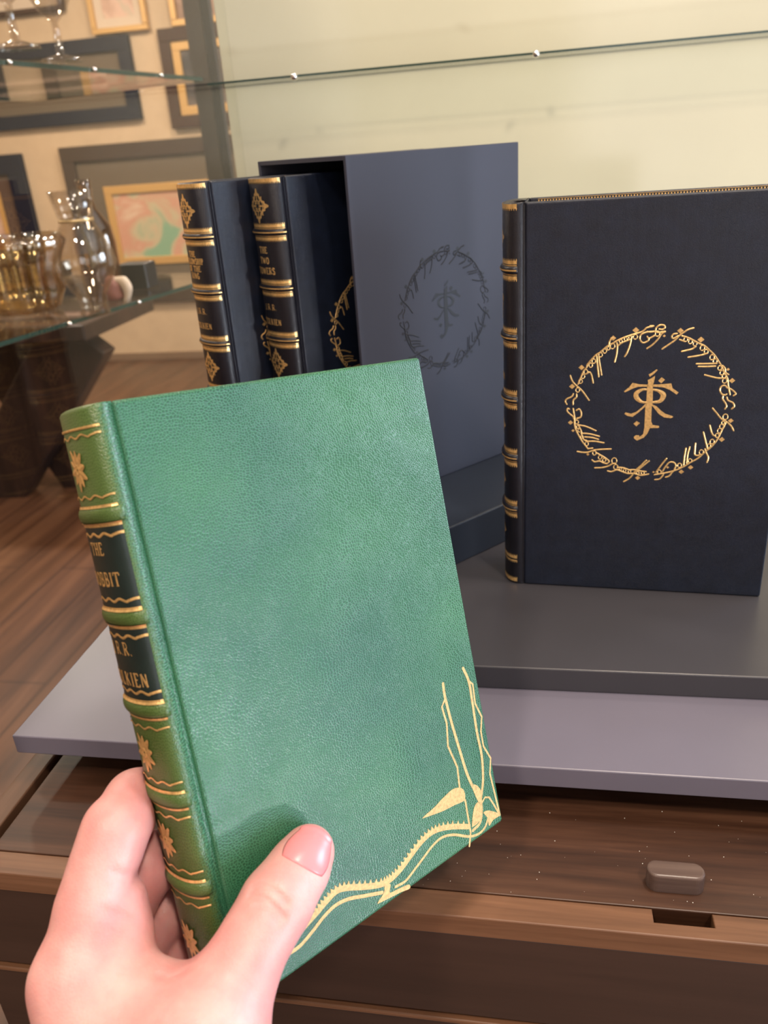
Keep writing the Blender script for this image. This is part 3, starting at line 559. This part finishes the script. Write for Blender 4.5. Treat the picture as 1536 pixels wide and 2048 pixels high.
# ------------------------------------------------------------------ lettering: serif capitals drawn as strokes (thick 1, thin 0)
GL = {
 'T': (.8, [(1, [(.4, 0), (.4, 1)]), (0, [(.0, 1), (.8, 1)]), (0, [(.0, 1), (.0, .8)]), (0, [(.8, 1), (.8, .8)])]),
 'H': (.85, [(1, [(.15, 0), (.15, 1)]), (1, [(.7, 0), (.7, 1)]), (0, [(.15, .52), (.7, .52)])]),
 'E': (.7, [(1, [(.15, 0), (.15, 1)]), (0, [(0, 1), (.62, 1)]), (0, [(0, 0), (.66, 0)]), (0, [(.15, .52), (.5, .52)]), (0, [(.62, 1), (.62, .82)]), (0, [(.66, 0), (.66, .2)])]),
 'O': (.85, [(1, [(.42, 1), (.12, .8), (.1, .5), (.12, .2), (.42, 0), (.72, .2), (.75, .5), (.72, .8), (.42, 1)])]),
 'B': (.75, [(1, [(.15, 0), (.15, 1)]), (0, [(0, 1), (.4, 1), (.58, .88), (.58, .66), (.4, .53), (.15, .53)]), (1, [(.4, .53), (.64, .4), (.64, .14), (.42, 0), (0, 0)])]),
 'I': (.42, [(1, [(.2, 0), (.2, 1)])]),
 'L': (.7, [(1, [(.15, 0), (.15, 1)]), (0, [(0, 0), (.62, 0), (.62, .25)])]),
 'K': (.85, [(1, [(.15, 0), (.15, 1)]), (0, [(.7, 1), (.18, .45)]), (1, [(.33, .6), (.75, 0)])]),
 'N': (.88, [(0, [(.15, 0), (.15, 1)]), (1, [(.15, 1), (.7, 0)]), (0, [(.7, 0), (.7, 1)])]),
 'R': (.82, [(1, [(.15, 0), (.15, 1)]), (0, [(0, 1), (.45, 1), (.62, .86), (.62, .64), (.45, .5), (.15, .5)]), (1, [(.38, .5), (.75, 0)])]),
 'J': (.5, [(1, [(.32, 1), (.32, .15), (.2, -.08), (.02, -.05)])]),
 'F': (.66, [(1, [(.15, 0), (.15, 1)]), (0, [(0, 1), (.6, 1), (.6, .82)]), (0, [(.15, .52), (.48, .52)])]),
 'W': (1.1, [(1, [(.05, 1), (.3, 0)]), (0, [(.3, 0), (.52, .9)]), (1, [(.52, .9), (.78, 0)]), (0, [(.78, 0), (1.02, 1)])]),
 'S': (.65, [(1, [(.55, .82), (.4, 1), (.15, .95), (.1, .72), (.5, .38), (.5, .1), (.25, 0), (.05, .18)])]),
 'P': (.72, [(1, [(.15, 0), (.15, 1)]), (0, [(0, 1), (.45, 1), (.62, .86), (.62, .6), (.45, .46), (.15, .46)])]),
 'G': (.85, [(1, [(.68, .8), (.45, 1), (.15, .82), (.1, .5), (.15, .18), (.45, 0), (.68, .15), (.68, .45), (.5, .45)])]),
 'U': (.85, [(1, [(.15, 1), (.15, .2), (.42, 0), (.68, .2), (.68, 1)])]),
 '.': (.3, [(1, [(.1, .02), (.16, .06)])]), ' ': (.4, []), '3': (.6, [(1, [(.1, .9), (.35, 1), (.52, .8), (.3, .55), (.55, .3), (.35, 0), (.08, .1)])]),
}
def text(bm, s, zc, h, f, xs=1.0, gap=.16, bold=.2):
    W = sum(GL[c][0] * xs + gap for c in s) - gap; x = -W / 2
    for c in s:
        w, st = GL[c]
        for th, pl in st:
            wd = h * (bold if th else bold * .55)
            P = [((x + p[0] * xs) * h, zc + (p[1] - .5) * h) for p in pl]
            ribbon(bm, P, wd, f, .00006, 3, smooth=len(P) > 3, taper=False)
            if th and len(pl) == 2 and abs(pl[0][0] - pl[1][0]) < .01 and c != '.':
                for e in (0, 1): ribbon(bm, [(P[e][0] - .15 * h, P[e][1]), (P[e][0] + .15 * h, P[e][1])], h * .09, f, .00003, 1, smooth=False, taper=False)
        x += w * xs + gap

# ------------------------------------------------------------------ books
class SpineCurve:
    def __init__(s, T, sx, x0=-.0012):
        s.T, s.sx, s.x0 = T, sx, x0
        ph = np.linspace(-math.pi / 2, math.pi / 2, 241); e = .8
        X = x0 - sx * np.abs(np.cos(ph)) ** e; Y = T / 2 + T / 2 * np.sin(ph)
        d = np.hypot(np.diff(X), np.diff(Y)); A = np.concatenate([[0], np.cumsum(d)]); s.L = A[-1]; s.A = A - A[-1] / 2; s.X, s.Y = X, Y
    def at(s, u, off=0.0):                                # u > 0 runs toward the front cover
        a = -u; x = np.interp(a, s.A, s.X); y = np.interp(a, s.A, s.Y)
        e = s.L / 200; dx = np.interp(a + e, s.A, s.X) - np.interp(a - e, s.A, s.X); dy = np.interp(a + e, s.A, s.Y) - np.interp(a - e, s.A, s.Y)
        l = math.hypot(dx, dy) or 1; nx, ny = -dy / l, dx / l
        return x + nx * off, y + ny * off
def make_book(name, M, H, W, T, sx, m_cover, m_spine, bands, band_w, band_h, jx=0.0):
    r = empty(name, M); C = .003
    obj('front_cover', box(.0026 + jx, W, 0, C, 0, H, .0014, 4), m_cover, r, local=True, smooth=False)
    obj('back_cover', box(.0026 + jx, W, T - C, T, 0, H, .0009, 3), m_cover, r, local=True)
    obj('page_block', box(.0005, W - .004, C, T - C, .003, H - .005, .0004, 1), M_PAGE, r, local=True)
    sc = SpineCurve(T, sx, -.0012 + jx)
    ring = [(.0028, .0009), (.0019, .0013), (.0010, .0009), (.0000, .0002)]; ring = [(a + jx, c) for a, c in ring]
    us = np.linspace(sc.L / 2 * .985, -sc.L / 2 * .985, 41)
    outer = ring + [sc.at(u) for u in us] + [(x, T - y) for x, y in ring[::-1]]
    outer = [tuple(map(float, p)) for p in outer]; n = len(outer)
    cx = .003
    zs = [(0, .0016), (.0004, .0007), (.0012, .0), (H - .0016, 0), (H - .0006, .0006), (H, .0018)]
    vs, fs = [], []
    for z, ins in zs:
        for (x, y) in outer:
            k = min(ins, .002); px = x + (k if x < 0 else 0); py = y + (k * .3 if y < T / 2 else -k * .3) if x < 0.001 else y
            vs.append((px, py, z))
    nv = 30
    for j in range(len(zs) - 1):
        for i in range(n - 1): fs.append((j * n + i, j * n + i + 1, (j + 1) * n + i + 1, (j + 1) * n + i))
        fs.append((j * n + n - 1, j * n, (j + 1) * n, (j + 1) * n + n - 1))
    fs.append(tuple(range(n - 1, -1, -1))); fs.append(tuple((len(zs) - 1) * n + i for i in range(n)))
    sp = obj('spine', (vs, fs), m_spine, r, local=True, smooth=True)
    for zb in bands:                                     # raised bands
        vs, fs = [], []; K = 9
        for i, u in enumerate(us):
            e = min(1, (1 - abs(u) / (sc.L / 2)) / .06)
            for k in range(K):
                t = math.pi * k / (K - 1); hh = band_h * math.sin(t) * (.15 + .85 * max(0, e)) - .0001
                x, y = sc.at(u, hh); vs.append((float(x), float(y), zb - band_w / 2 * math.cos(t)))
        for i in range(len(us) - 1):
            for k in range(K - 1): fs.append((i * K + k, i * K + k + 1, (i + 1) * K + k + 1, (i + 1) * K + k))
        obj('raised_band', (vs, fs), m_spine, sp, local=True, smooth=True)
    return r, sp, sc
def spine_map(sc, base=.00012, bands=(), bw=.005, bh=.0016):
    def f(u, z, h):
        o = base
        for zb in bands:
            d = abs(z - zb)
            if d < bw / 2: o = max(o, bh * math.sqrt(max(0, 1 - (d / (bw / 2)) ** 2)) + base)
        x, y = sc.at(u, h + o); return (float(x), float(y), z)
    return f

# three matching navy volumes
LB = [.2082, .1687, .1302, .0919, .0559]
def navy_volume(label, M, title, scale=1.0):
    H, W, T = .245, .1503, .036
    r, sp, sc = make_book('leather_book', M, H, W, T, .0105, M_NAVY, M_NAVYS, LB, .0044, .0017, -.0016)
    tag(r, label, 'book', 'matching dark leather volumes with gold spines')
    f = spine_map(sc, .00012, LB, .0044, .0017); hl = sc.L / 2 * .965
    def strip(z, w): ribbon(b, [(u, z) for u in np.linspace(-hl, hl, 25)], w, f, 0, 1, smooth=False, taper=False)
    def teeth(z, up, h=.0014, p=.0013):
        u = -hl
        while u < hl: poly(b, [(u, z), (u + p * .7, z), (u + p * .35, z + up * h)], f, 0); u += p
    for zb in LB + [.2431, .0030, .0195]:
        b = bmesh.new()
        if zb in LB:
            strip(zb, .0008)
            for sgn in (1, -1): strip(zb + sgn * .0026, .0005); strip(zb + sgn * .0043, .0019); teeth(zb + sgn * .0052, sgn)
        elif zb == .2431: strip(.2431, .0024); teeth(.2420, -1)
        elif zb == .0030: strip(.0030, .0024); teeth(.0041, 1)
        else: strip(.0204, .0021); strip(.0178, .0009); teeth(.0213, 1); teeth(.0174, -1)
        obj('gilt_band', b, M_GOLD, sp, local=True)
    for zc in (.2262, .1115, .0740, .0375):              # lozenge ornaments
        b = bmesh.new(); hw, hh = .0112, .0112; P = []
        for q in range(4):
            a0 = [(hw, 0), (0, hh), (-hw, 0), (0, -hh)][q]; a1 = [(hw, 0), (0, hh), (-hw, 0), (0, -hh)][(q + 1) % 4]
            for k in range(8):
                t = k / 8; sca = 1 - .16 * (k % 2) - .10 * math.sin(math.pi * t); P.append(((a0[0] + (a1[0] - a0[0]) * t) * sca, zc + (a0[1] + (a1[1] - a0[1]) * t) * sca))
        for i in range(len(P)):
            j = (i + 1) % len(P); ribbon(b, [P[i], P[j]], .0016, f, .00003, 1, smooth=False)
        for rr in (.0058, .0030): ribbon(b, [(rr * 1.1 * math.cos(t), zc + rr * 1.3 * math.sin(t)) for t in np.linspace(0, 2 * math.pi, 17)], .0008, f, .00003, 1, smooth=False, taper=False)
        for t in np.linspace(0, 2 * math.pi, 9)[:-1]: ribbon(b, [(.002 * math.cos(t), zc + .002 * math.sin(t)), (.0078 * math.cos(t), zc + .0085 * math.sin(t))], .0011, f, .00003, 1, smooth=False)
        obj('gilt_ornament', b, M_GOLD, sp, local=True)
    b = bmesh.new(); n = len(title); st = .0052 if n > 3 else .0074; hh = .0040 if n > 3 else .0044
    for i, l in enumerate(title): text(b, l, .1885 + (n - 1) / 2 * st - i * st, hh, f, .82 if len(l) < 8 else .62, bold=.22)
    obj('title_lettering', b, M_GOLD, sp, local=True); b = bmesh.new()
    text(b, 'J.R.R.', .1545, .0040, f); text(b, 'TOLKIEN', .1435, .0042, f, .8)
    obj('author_lettering', b, M_GOLD, sp, local=True); b = bmesh.new()
    text(b, '3' if title[-1] == 'KING' else 'I', .0115, .0036, f)
    obj('volume_mark', b, M_GOLD, sp, local=True)
    fc = [c for c in r.children if c.name.startswith('front_cover')][0]
    ring, mono = emblem(.0745, .1264, 1.0, lambda x, z, h: (x, -h, z))
    obj('ring_lettering', ring, M_GOLD, fc, local=True); obj('monogram', mono, M_GOLD, fc, local=True)
    bc = [c for c in r.children if c.name.startswith('back_cover')][0]
    b = bmesh.new(); ft = lambda x, z, h: (x, T - .003 - .00008 - h, z)      # toothed gilt roll on the turn-in of the back board
    ribbon(b, [(.006, H - .0008), (W - .002, H - .0008)], .00018, ft, 0, 1, smooth=False)
    x = .006
    while x < W - .003: poly(b, [(x, H - .0042), (x + .0003, H - .0013), (x + .0009, H - .0013), (x + .0012, H - .0042)], ft, 0); x += .0017
    obj('gilt_edge_roll', b, M_GOLD, bc, local=True)
    return r
YBK = -.07168522; BD = np.array([math.cos(YBK), math.sin(YBK), 0]); BN = np.array([-BD[1], BD[0], 0])
navy_volume('dark leather book standing alone at right, its gold ring emblem fully visible',
            frame((-.00399, .48752, Z2 + .0001), BD, BN), ['THE', 'RETURN', 'OF THE', 'KING'])
KB = .945
def slot_frame(s, off): 
    o = SO + SD * s + SN * off; o[2] = ZR + WT + .0001
    return frame(o, SD, SN) @ Matrix.Diagonal((KB, KB, KB, 1))
navy_volume('navy leather book half inside the slipcase opening, nearer to its front panel', slot_frame(-.0235, .0385), ['THE', 'TWO', 'TOWERS'])
navy_volume('leftmost navy leather book, pulled farthest out of the slipcase', slot_frame(-.0605, .0733), ['THE', 'FELLOWSHIP', 'OF THE', 'RING'])

# ------------------------------------------------------------------ green book in the hand
HB_H, HB_W, HB_T = .212, .1395, .028
HX = np.array([.61078915, .78400938, -.11075151]); HY = np.array([-.774378, .56230757, -.29008432]); HZ = np.array([-.16515241, .26294389, .95057098])
HO = np.array([-.09595195, .16885838, -.26713523])
MH = Matrix([[HX[i], HY[i], HZ[i], HO[i]] for i in range(3)] + [[0, 0, 0, 1]])
GB = [HB_H - v for v in (.0350, .0692, .1008, .1325, .1645)]
r, sp, sc = make_book('leather_book', MH, HB_H, HB_W, HB_T, .0062, M_GREEN, M_GREENS, GB, .0052, .0015)
tag(r, 'green grained leather book held up in the hand, with gold winged scroll at its corner', 'book')
f0 = spine_map(sc, .0001, GB, .0052, .0015); f1 = spine_map(sc, .00035, GB, .0052, .0015); hl = sc.L / 2 * .9
for za, zb in ((GB[0] - .0030, GB[1] + .0030), (GB[1] - .0030, GB[2] + .0030)):   # title pieces
    b = bmesh.new(); G = [[b.verts.new(f0(u, z, .00012)) for u in np.linspace(-hl, hl, 33)] for z in np.linspace(zb, za, 3)]
    for i in range(2):
        for k in range(32): b.faces.new((G[i][k], G[i][k + 1], G[i + 1][k + 1], G[i + 1][k]))
    obj('title_label', b, M_LABEL, sp, local=True, smooth=True)
def hline(z, w): ribbon(b, [(u, z) for u in np.linspace(-hl, hl, 33)], w, f1, .00008, 1, smooth=False, taper=False)
def hwave(z, w, amp=.0005):
    ribbon(b, [(u, z + amp * math.sin(u / .0034 * math.pi + 1.0) * (1 if abs(u) < hl * .75 else .5)) for u in np.linspace(-hl, hl, 65)], w, f1, .00005, 1, smooth=False, taper=False)
def gilt(nm): obj(nm, b, M_GOLD, sp, local=True)
b = bmesh.new(); hline(HB_H - .0068, .0008); gilt('gilt_line'); b = bmesh.new(); hwave(HB_H - .0092, .0006); gilt('gilt_wave')
for i, zb in enumerate(GB):
    for sgn in (1, -1):
        w = .0013 if (i, sgn) in ((0, -1), (1, 1), (1, -1), (2, 1)) else .0009
        b = bmesh.new(); hline(zb + sgn * .0030, w); gilt('gilt_line'); b = bmesh.new(); hwave(zb + sgn * .0062, w * .7); gilt('gilt_wave')
b = bmesh.new(); hline(.0068, .0007); gilt('gilt_line')
for zc in (HB_H - .0195, (GB[2] + GB[3]) / 2, (GB[3] + GB[4]) / 2, GB[4] / 2 + .002):
    b = bmesh.new()
    for q in range(10):
        t = q * math.pi / 5 + .16; ct, st = math.cos(t), math.sin(t) * 1.18; r1 = .0058 if q % 2 else .0050
        ribbon(b, [(.0008 * ct, zc + .0008 * st, .0012), (.0032 * ct, zc + .0032 * st, .0026), (r1 * ct, zc + r1 * st, .0011)], .001, f1, .00012, 2)
    ribbon(b, [(.0013 * math.cos(t), zc + .0015 * math.sin(t)) for t in np.linspace(0, 2 * math.pi, 13)], .0010, f1, .0002, 1, smooth=False, taper=False)
    obj('gilt_flower', b, M_GOLD, sp, local=True)
b = bmesh.new()
text(b, 'THE', HB_H - .0458, .0040, f1, .85, bold=.2); text(b, 'HOBBIT', HB_H - .0560, .0043, f1, .85, bold=.2)
obj('title_lettering', b, M_GOLD, sp, local=True); b = bmesh.new()
text(b, 'J.R.R.', HB_H - .0797, .0042, f1, .9, bold=.2); text(b, 'TOLKIEN', HB_H - .0903, .0045, f1, .82, bold=.2)
obj('author_lettering', b, M_GOLD, sp, local=True)
b = bmesh.new(); fcv = lambda x, z, h: (x * .001, -h - .00008, z * .001)
for pts, wd, teeth_ in VINE_RIBBONS:
    ribbon(b, pts, wd, fcv, .00003, 5, smooth=wd > 1.08)
    if teeth_:
        C = loop_catmull(pts, 3)
        for i in range(0, len(C) - 2, 1):
            d = C[i + 1] - C[i]; d /= np.hypot(*d); nn = np.array([d[1], -d[0]]) ; c0 = C[i]; h = 2.9
            poly(b, [tuple(c0 + nn * wd * .3 - d * .95), tuple(c0 + nn * wd * .3 + d * .95), tuple(c0 + nn * (wd * .42 + h * .6) + d * .2)], fcv, .00002)
for p in VINE_POLYS: poly(b, [tuple(q) for q in loop_catmull([p[-1]] + p + [p[0]], 4)[4:-4]], fcv, .00003)
fc = [c for c in r.children if c.name.startswith('front_cover')][0]
obj('gilt_corner_scroll', b, M_GOLDP, fc, local=True)
b = bmesh.new(); fl = lambda x, z, h: (x, -h - .00002, z)      # tooled crease beside the joint
b.free()
# ------------------------------------------------------------------ the hand (one continuous surface)
def cp(px, py, d): return np.array([(px - 768) / FPX * d, (py - 1024) / FPX * d, d])      # camera-frame metres
HOc, HXc, HYc, HZc = CM @ HO, CM @ HX, CM @ HY, CM @ HZ
HG = .00112
lo = np.array([-.150, .050, .190]); hi = np.array([.004, .330, .352])
def cap(P, a, b, ra, rb):
    ab = b - a; L2 = float(ab @ ab)
    q = [P[k] - np.float32(a[k]) for k in range(3)]
    t = np.clip((q[0] * ab[0] + q[1] * ab[1] + q[2] * ab[2]) / L2, 0, 1)
    d = np.sqrt((q[0] - ab[0] * t) ** 2 + (q[1] - ab[1] * t) ** 2 + (q[2] - ab[2] * t) ** 2)
    t = t * t * (3 - 2 * t) if False else t
    return d - (ra + (rb - ra) * t)
def smin(a, b, k):
    h = np.clip(.5 + .5 * (b - a) / k, 0, 1); return b + (a - b) * h - k * h * (1 - h)
def chain(P, J, k=.004):
    d = None
    for (a, b) in zip(J[:-1], J[1:]):
        c = cap(P, cp(*a[:3]), cp(*b[:3]), a[3], b[3]); d = c if d is None else smin(d, c, k)
    return d
THUMB = [(619, 1700, .2865, .0088), (596, 1740, .2800, .0098), (553, 1806, .2700, .0112), (508, 1885, .2630, .0108), (462, 1975, .2560, .0128), (405, 2100, .2440, .0185), (350, 2330, .2380, .0215)]
INDEX = [(150, 1955, .2600, .0132), (187, 1810, .2655, .0112), (203, 1740, .2680, .0100), (234, 1655, .2720, .0098), (272, 1602, .2840, .0101), (332, 1570, .3010, .0084), (400, 1560, .3130, .0074)]
MIDDLE = [(165, 1975, .2800, .0130), (292, 1728, .2900, .0104), (372, 1698, .3130, .0088), (440, 1680, .3260, .0078)]
RING = [(205, 2020, .2900, .0120), (322, 1822, .3010, .0098), (400, 1800, .3210, .0082), (462, 1785, .3330, .0074)]
LITTLE = [(250, 2075, .2950, .0110), (345, 1893, .3050, .0080), (410, 1880, .3230, .0070), (455, 1872, .3310, .0064)]
def sdf(P):
    th = chain(P, THUMB, .006)
    pad = cap(P, cp(612, 1712, .2895), cp(590, 1752, .2850), .0085, .0085); th = smin(th, pad, .004)
    fi = chain(P, INDEX, .005); mi = chain(P, MIDDLE, .005); ri = chain(P, RING, .005); li = chain(P, LITTLE, .005)
    palm = None
    for a, b, ra, rb in (((156, 1965, .2600), (245, 2330, .2500), .0138, .0200), ((170, 1985, .2790), (270, 2340, .2640), .0135, .0195),
                         ((215, 2035, .2900), (300, 2360, .2760), .0125, .0180), ((255, 2085, .2940), (330, 2370, .2860), .0115, .0165),
                         ((245, 1958, .2630), (342, 2018, .2590), .0098, .0098), ((342, 2018, .2590), (440, 2052, .2560), .0098, .0115),
                         ((190, 1990, .2600), (330, 2110, .2520), .0130, .0170), ((235, 2100, .2520), (380, 2130, .2480), .0160, .0180),
                         ((270, 2330, .2600), (330, 2560, .2560), .0240, .0240), ((330, 2330, .2500), (350, 2560, .2530), .0230, .0250)):
        c = cap(P, cp(*a), cp(*b), ra, rb); palm = c if palm is None else smin(palm, c, .012)
    arm = cap(P, cp(335, 2500, .2560), cp(400, 3150, .2560), .0255, .0330); palm = smin(palm, arm, .02)
    fi = smin(fi, cap(P, cp(230, 1672, .2705), cp(226, 1702, .2695), .0092, .0092), .003)
    pad = smin(cap(P, cp(236, 1806, .2690), cp(240, 1868, .2675), .0099, .0102), cap(P, cp(240, 1868, .2675), cp(215, 1960, .2660), .0102, .0120), .004)
    d = smin(smin(mi, ri, .0012), li, .0012); fi = smin(fi, pad, .0022); d = smin(d, fi, .0014)
    d = smin(d, palm, .0060); d = smin(d, th, .009)
    # knuckle fullness
    d = smin(d, cap(P, cp(216, 1690, .2690), cp(226, 1664, .2700), .0084, .0084), .006)
    # the book the hand closes on
    q = [P[k] - np.float32(HOc[k]) for k in range(3)]
    x = q[0] * HXc[0] + q[1] * HXc[1] + q[2] * HXc[2]; y = q[0] * HYc[0] + q[1] * HYc[1] + q[2] * HYc[2]; z = q[0] * HZc[0] + q[1] * HZc[1] + q[2] * HZc[2]
    T = HB_T; bxs = np.maximum(np.maximum(-x - .0005, x - HB_W), np.maximum(np.maximum(-y, y - T), np.maximum(-z, z - HB_H)))
    el = (np.sqrt(((x + .0012) / .0066) ** 2 + ((y - T / 2) / (T / 2)) ** 2) - 1) * .0066; el = np.maximum(np.maximum(el, x - .001), np.maximum(-z, z - HB_H))
    bk = np.minimum(bxs, el)
    a, bb_, k = d, -bk + .0002, .0012
    h = np.clip(.5 - .5 * (bb_ - a) / k, 0, 1); return bb_ + (a - bb_) * h + k * h * (1 - h)
ax = [np.arange(lo[k], hi[k], HG, dtype=np.float32) for k in range(3)]
P3 = [ax[0][:, None, None], ax[1][None, :, None], ax[2][None, None, :]]
V = sdf(P3).astype(np.float32)
# surface nets
ins = V < 0; nx, ny, nz = V.shape
cells = np.zeros((nx - 1, ny - 1, nz - 1), bool)
acc = np.zeros((nx - 1, ny - 1, nz - 1, 3), np.float32); cnt = np.zeros((nx - 1, ny - 1, nz - 1), np.float32)
corner = [(i, j, k) for i in (0, 1) for j in (0, 1) for k in (0, 1)]
def sub(A, c): return A[c[0]:nx - 1 + c[0], c[1]:ny - 1 + c[1], c[2]:nz - 1 + c[2]]
for c0 in corner:
    for axis in range(3):
        if c0[axis] == 1: continue
        c1 = list(c0); c1[axis] = 1; c1 = tuple(c1)
        a, b_ = sub(V, c0), sub(V, c1); m_ = (a < 0) != (b_ < 0)
        t = np.where(m_, a / np.where(m_, a - b_, 1), 0)
        for k in range(3): acc[..., k] += m_ * (c0[k] + (t if k == axis else 0))
        cnt += m_
act = cnt > 0; idx = -np.ones(act.shape, np.int64); ij = np.argwhere(act); idx[act] = np.arange(len(ij))
vert = lo + HG * (ij + acc[act] / cnt[act][:, None])
quads = []
for axis in range(3):
    o1, o2 = [(1, 2), (2, 0), (0, 1)][axis]
    s0 = [slice(1, -1)] * 3; s1 = [slice(1, -1)] * 3; s0[axis] = slice(0, -1); s1[axis] = slice(1, None)
    A_, B_ = ins[tuple(s0)], ins[tuple(s1)]
    off = np.array([1, 1, 1]); off[axis] = 0
    for sgn, msk in ((1, A_ & ~B_), (-1, ~A_ & B_)):
        e = np.argwhere(msk) + off
        def cell(d1, d2):
            q = e.copy(); q[:, o1] -= d1; q[:, o2] -= d2
            return idx[q[:, 0], q[:, 1], q[:, 2]]
        Q = np.stack([cell(1, 1), cell(0, 1), cell(0, 0), cell(1, 0)], 1)
        quads.append(Q if sgn == 1 else Q[:, ::-1])
quads = np.concatenate(quads); quads = quads[(quads >= 0).all(1)]
# relax a little
for it in range(3):
    s = np.zeros_like(vert); c = np.zeros(len(vert))
    for k in range(4):
        a, b_ = quads[:, k], quads[:, (k + 1) % 4]
        np.add.at(s, a, vert[b_]); np.add.at(c, a, 1); np.add.at(s, b_, vert[a]); np.add.at(c, b_, 1)
    vert = vert * .45 + .55 * s / c[:, None]
def hit(px, py, d0=.2, d1=.33):                       # where the line of sight meets the hand
    r_ = np.array([(px - 768) / FPX, (py - 1024) / FPX, 1.]); t = d0
    for _ in range(90):
        p = r_ * t; dd = float(sdf([np.float64(p[0]), np.float64(p[1]), np.float64(p[2])]))
        if dd < .00005: break
        t += dd * .7
        if t > d1: return None
    return r_ * t
def crease(pts, depth, width):
    C = [hit(*p) for p in pts]; C = [c for c in C if c is not None]
    if len(C) < 2: return
    C = np.array(loop_catmull(C, 8)); nrm = vert - 0
    dmin = np.full(len(vert), 1.)
    for i in range(0, len(C)): dmin = np.minimum(dmin, np.linalg.norm(vert - C[i], axis=1))
    wgt = np.exp(-(dmin / width) ** 2) * depth
    near = wgt > 1e-6
    dirv = C.mean(0) / np.linalg.norm(C.mean(0))
    vert[near] += dirv * wgt[near][:, None]
for pts, dp, wd in (([(505, 1775), (528, 1772), (552, 1785), (572, 1805)], .0011, .0012), ([(500, 1790), (525, 1795), (548, 1812), (566, 1835)], .0010, .0012),
                    ([(512, 1812), (535, 1822), (555, 1845)], .0007, .0012), ([(318, 1950), (335, 1957), (352, 1950), (375, 1938)], .0011, .0016),
                    ([(272, 1742), (250, 1750), (228, 1745)], .0007, .0016), ([(205, 1822), (240, 1832), (275, 1850), (300, 1866)], .0006, .0018), ([(250, 1655), (275, 1640), (290, 1622)], .0004, .0012),
                    ([(310, 1985), (330, 2010), (345, 2040)], .0004, .002), ([(85, 1890), (95, 1935), (98, 1985)], .0004, .003)):
    crease(pts, dp, wd)
m, nt, bs, oo = mat('fair_skin'); L = nt.links
v = coords(nt, (1, 1, 1)); n1 = N(nt, 'ShaderNodeTexNoise', Scale=38.0, Detail=4.0, Roughness=.6); L.new(v, n1.inputs['Vector'])
n2 = N(nt, 'ShaderNodeTexNoise', Scale=900.0, Detail=3.0); L.new(v, n2.inputs['Vector'])
rp = ramp(nt, [(.3, (.62, .265, .255)), (.52, (.69, .335, .315)), (.72, (.74, .42, .39))]); L.new(n1.outputs[0], rp.inputs[0]); L.new(rp.outputs[0], bs.inputs['Base Color'])
vv = N(nt, 'ShaderNodeTexVoronoi', Scale=1100.0); L.new(v, vv.inputs['Vector']); ad = N(nt, 'ShaderNodeMath', operation='ADD'); L.new(n2.outputs[0], ad.inputs[0]); L.new(vv.outputs[0], ad.inputs[1])
bp = N(nt, 'ShaderNodeBump', Strength=.18, Distance=.0003); L.new(ad.outputs[0], bp.inputs['Height']); L.new(bp.outputs[0], bs.inputs['Normal'])
setp(bs, rough=.46, sss=.35); bs.inputs['Subsurface Radius'].default_value = (1, .35, .2); bs.inputs['Subsurface Scale'].default_value = .004
M_SKIN = m
wv = vert @ CM                                             # camera frame to room frame
base = cp(335, 2500, .256) @ CM
hand = empty('hand', loc=tuple(base)); bpy.data.objects.remove(hand)
hand = obj('hand', ([tuple(map(float, p - base)) for p in wv], [tuple(map(int, q)) for q in quads]), M_SKIN, smooth=True)
hand.location = tuple(base)
tag(hand, 'pale left hand with bare wrist gripping the green book, thumb on its cover', 'hand')
# thumbnail
A0 = cp(606, 1727, .2825); A1 = cp(619, 1696, .2870); axis_ = (A1 - A0) / np.linalg.norm(A1 - A0)
view = -(A1 / np.linalg.norm(A1)); out = view - axis_ * (view @ axis_); out /= np.linalg.norm(out); side = np.cross(axis_, out)
if side[0] < 0: side = -side
rot = math.radians(4); o2 = out * math.cos(rot) + side * math.sin(rot); s2 = side * math.cos(rot) - out * math.sin(rot); out, side = o2, s2
C0 = cp(606, 1722, .2840)
nu, nvv = 19, 19; vs, fs = [], []
for lay in (0, 1):
    for i in range(nu):
        for j in range(nvv):
            u = -1 + 2 * i / (nu - 1); w_ = -1 + 2 * j / (nvv - 1)
            uu = u * math.sqrt(1 - .32 * w_ * w_); ww = w_ * math.sqrt(1 - .30 * u * u)     # rounded outline
            org = C0 + axis_ * (.0008 + uu * .0086); ang = ww * math.radians(45)
            dr = out * math.cos(ang) + side * math.sin(ang); t = .022
            for _ in range(60):
                p = org + dr * t; dd = float(sdf([np.float64(p[0]), np.float64(p[1]), np.float64(p[2])]))
                t -= dd * .8
                if abs(dd) < 1e-5: break
            lift = .00035 * (1 - max(abs(u), abs(w_)) ** 6) + .00005 + (.00055 if u > .8 else 0)
            p = org + dr * (t + (lift if lay == 0 else -.0009)); vs.append(tuple(map(float, p @ CM)))
for i in range(nu - 1):
    for j in range(nvv - 1):
        a = i * nvv + j; fs.append((a, a + 1, a + nvv + 1, a + nvv)); q = nu * nvv; fs.append((q + a + nvv, q + a + nvv + 1, q + a + 1, q + a))
bd_ = [(i, 0) for i in range(nu)] + [(nu - 1, j) for j in range(1, nvv)] + [(i, nvv - 1) for i in range(nu - 2, -1, -1)] + [(0, j) for j in range(nvv - 2, 0, -1)]
q = nu * nvv
for k in range(len(bd_)):
    a = bd_[k][0] * nvv + bd_[k][1]; c = bd_[(k + 1) % len(bd_)]; c = c[0] * nvv + c[1]; fs.append((a, c, q + c, q + a))
M_NAIL = simple('nail', (.78, .25, .27), .3, sss=.15); M_NAIL.node_tree.nodes['Principled BSDF'].inputs['Subsurface Scale'].default_value = .002
nail = obj('thumbnail', (vs, fs), M_NAIL, hand, smooth=True)
bpy.context.view_layer.update()
